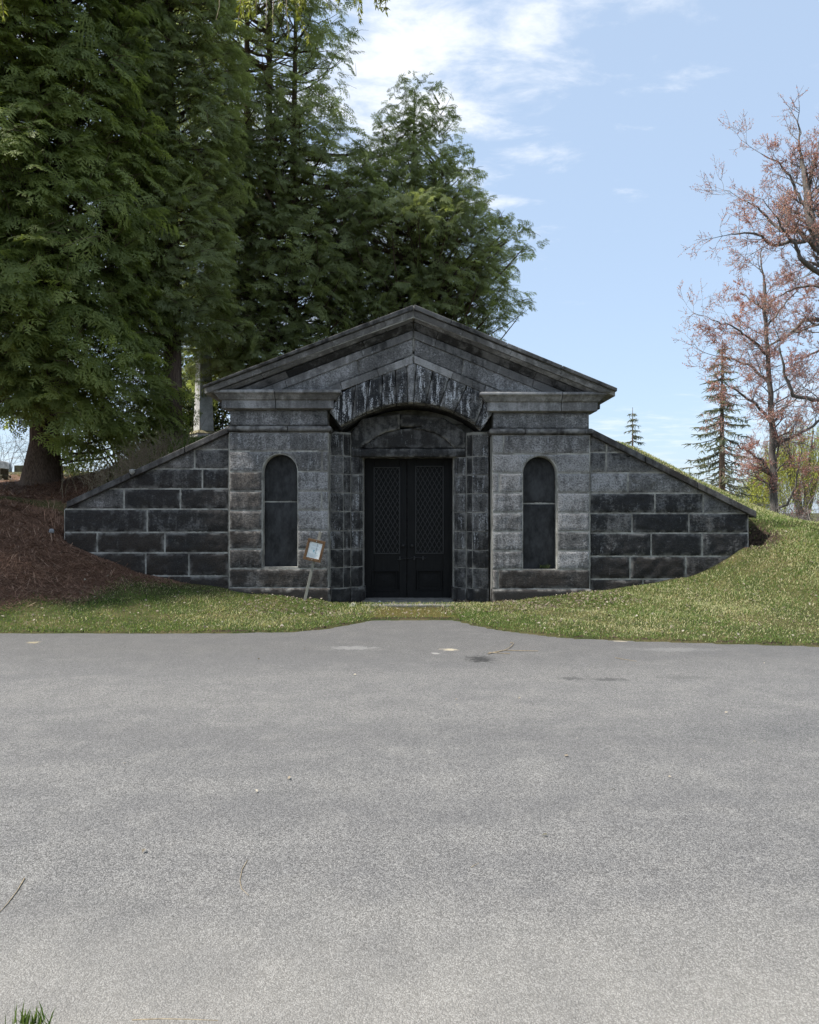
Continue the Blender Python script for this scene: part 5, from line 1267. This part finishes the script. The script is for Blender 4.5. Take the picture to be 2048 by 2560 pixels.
# twigs on the road
def twig(label, pts, r, forks=(), seed=0):
    g_ = random.Random(seed); P = [Vector((((a - 1024) / F) * (EYE * F / (b - 1280)), EYE * F / (b - 1280), .004 + r)) for a, b in pts]; ps = [(P, [r * (1 - .5 * k / (len(P) - 1)) for k in range(len(P))])]
    for f in forks:
        Q = [Vector((((a - 1024) / F) * (EYE * F / (b - 1280)), EYE * F / (b - 1280), .006 + r)) for a, b in f]; ps.append((Q, [r * .6] * len(Q)))
    V, T = tubes(ps, 5); tag(link('fallen_twig', trimesh('fallen_twig', V, T, None, True), M_TWIG), label, 'twig', 'twigs on the asphalt')
twig('curved pale twig lying on the asphalt left of centre', [(619, 2154), (606, 2176), (600, 2205), (604, 2226), (622, 2242)], .0022)
twig('straight pale twig on the asphalt at the left edge', [(62, 2199), (44, 2230), (20, 2262), (-4, 2288)], .0030)
twig('forked dead branch lying by the damp stain on the road', [(1220, 1637), (1262, 1628), (1290, 1629), (1346, 1630)], .007, [[(1262, 1628), (1276, 1621), (1285, 1611), (1276, 1609)], [(1222, 1634), (1250, 1636), (1275, 1637)]])
twig('thin straw-coloured twig at the near edge of the road', [(330, 2556), (400, 2553), (470, 2554), (545, 2557)], .0024)
twig('small pale stick on the asphalt right of centre', [(1178, 2172), (1186, 2167), (1198, 2161)], .0018)
twig('thin pale stick on the road before the right lawn', [(1538, 1646), (1560, 1650), (1592, 1655)], .0035)

def rock(name, label, X, Y, sx_, sy_, sz_, mat, seed, cat='stone', z=None):
    V, Fc = [], []; n, m = 10, 7; z0 = gz(X, Y) if z is None else z
    for i_ in range(m + 1):
        t_ = math.pi * i_ / m
        for j_ in range(n):
            a = 2 * math.pi * j_ / n; v = Vector((math.sin(t_) * math.cos(a), math.sin(t_) * math.sin(a), math.cos(t_))); k = 1 + .35 * mnoise.noise(v * 1.7 + Vector((seed, 0, 0))); V.append((X + v.x * sx_ * k, Y + v.y * sy_ * k, z0 + sz_ * .5 + v.z * sz_ * k))
    for i_ in range(m):
        for j_ in range(n): Fc.append((i_ * n + j_, (i_ + 1) * n + j_, (i_ + 1) * n + (j_ + 1) % n, i_ * n + (j_ + 1) % n))
    return tag(link(name, pymesh(name, V, Fc, False), mat), label, cat)
rock('pale_stone', 'small pale stone on the needle-covered bank by the left wing end', -6.16, 13.0, .05, .05, .04, M_GRAVE, 3)
rock('broken_mortar', 'broken white lump of mortar by the left door jamb', wx(884, 12.95), 12.93, .07, .05, .05, M_MARBLE, 5, 'rubble')
rock('pale_pebble', 'little pale pebble on the threshold before the doors', wx(949, 13.3), 13.32, .022, .02, .018, M_MARBLE, 8, 'stone', tz)
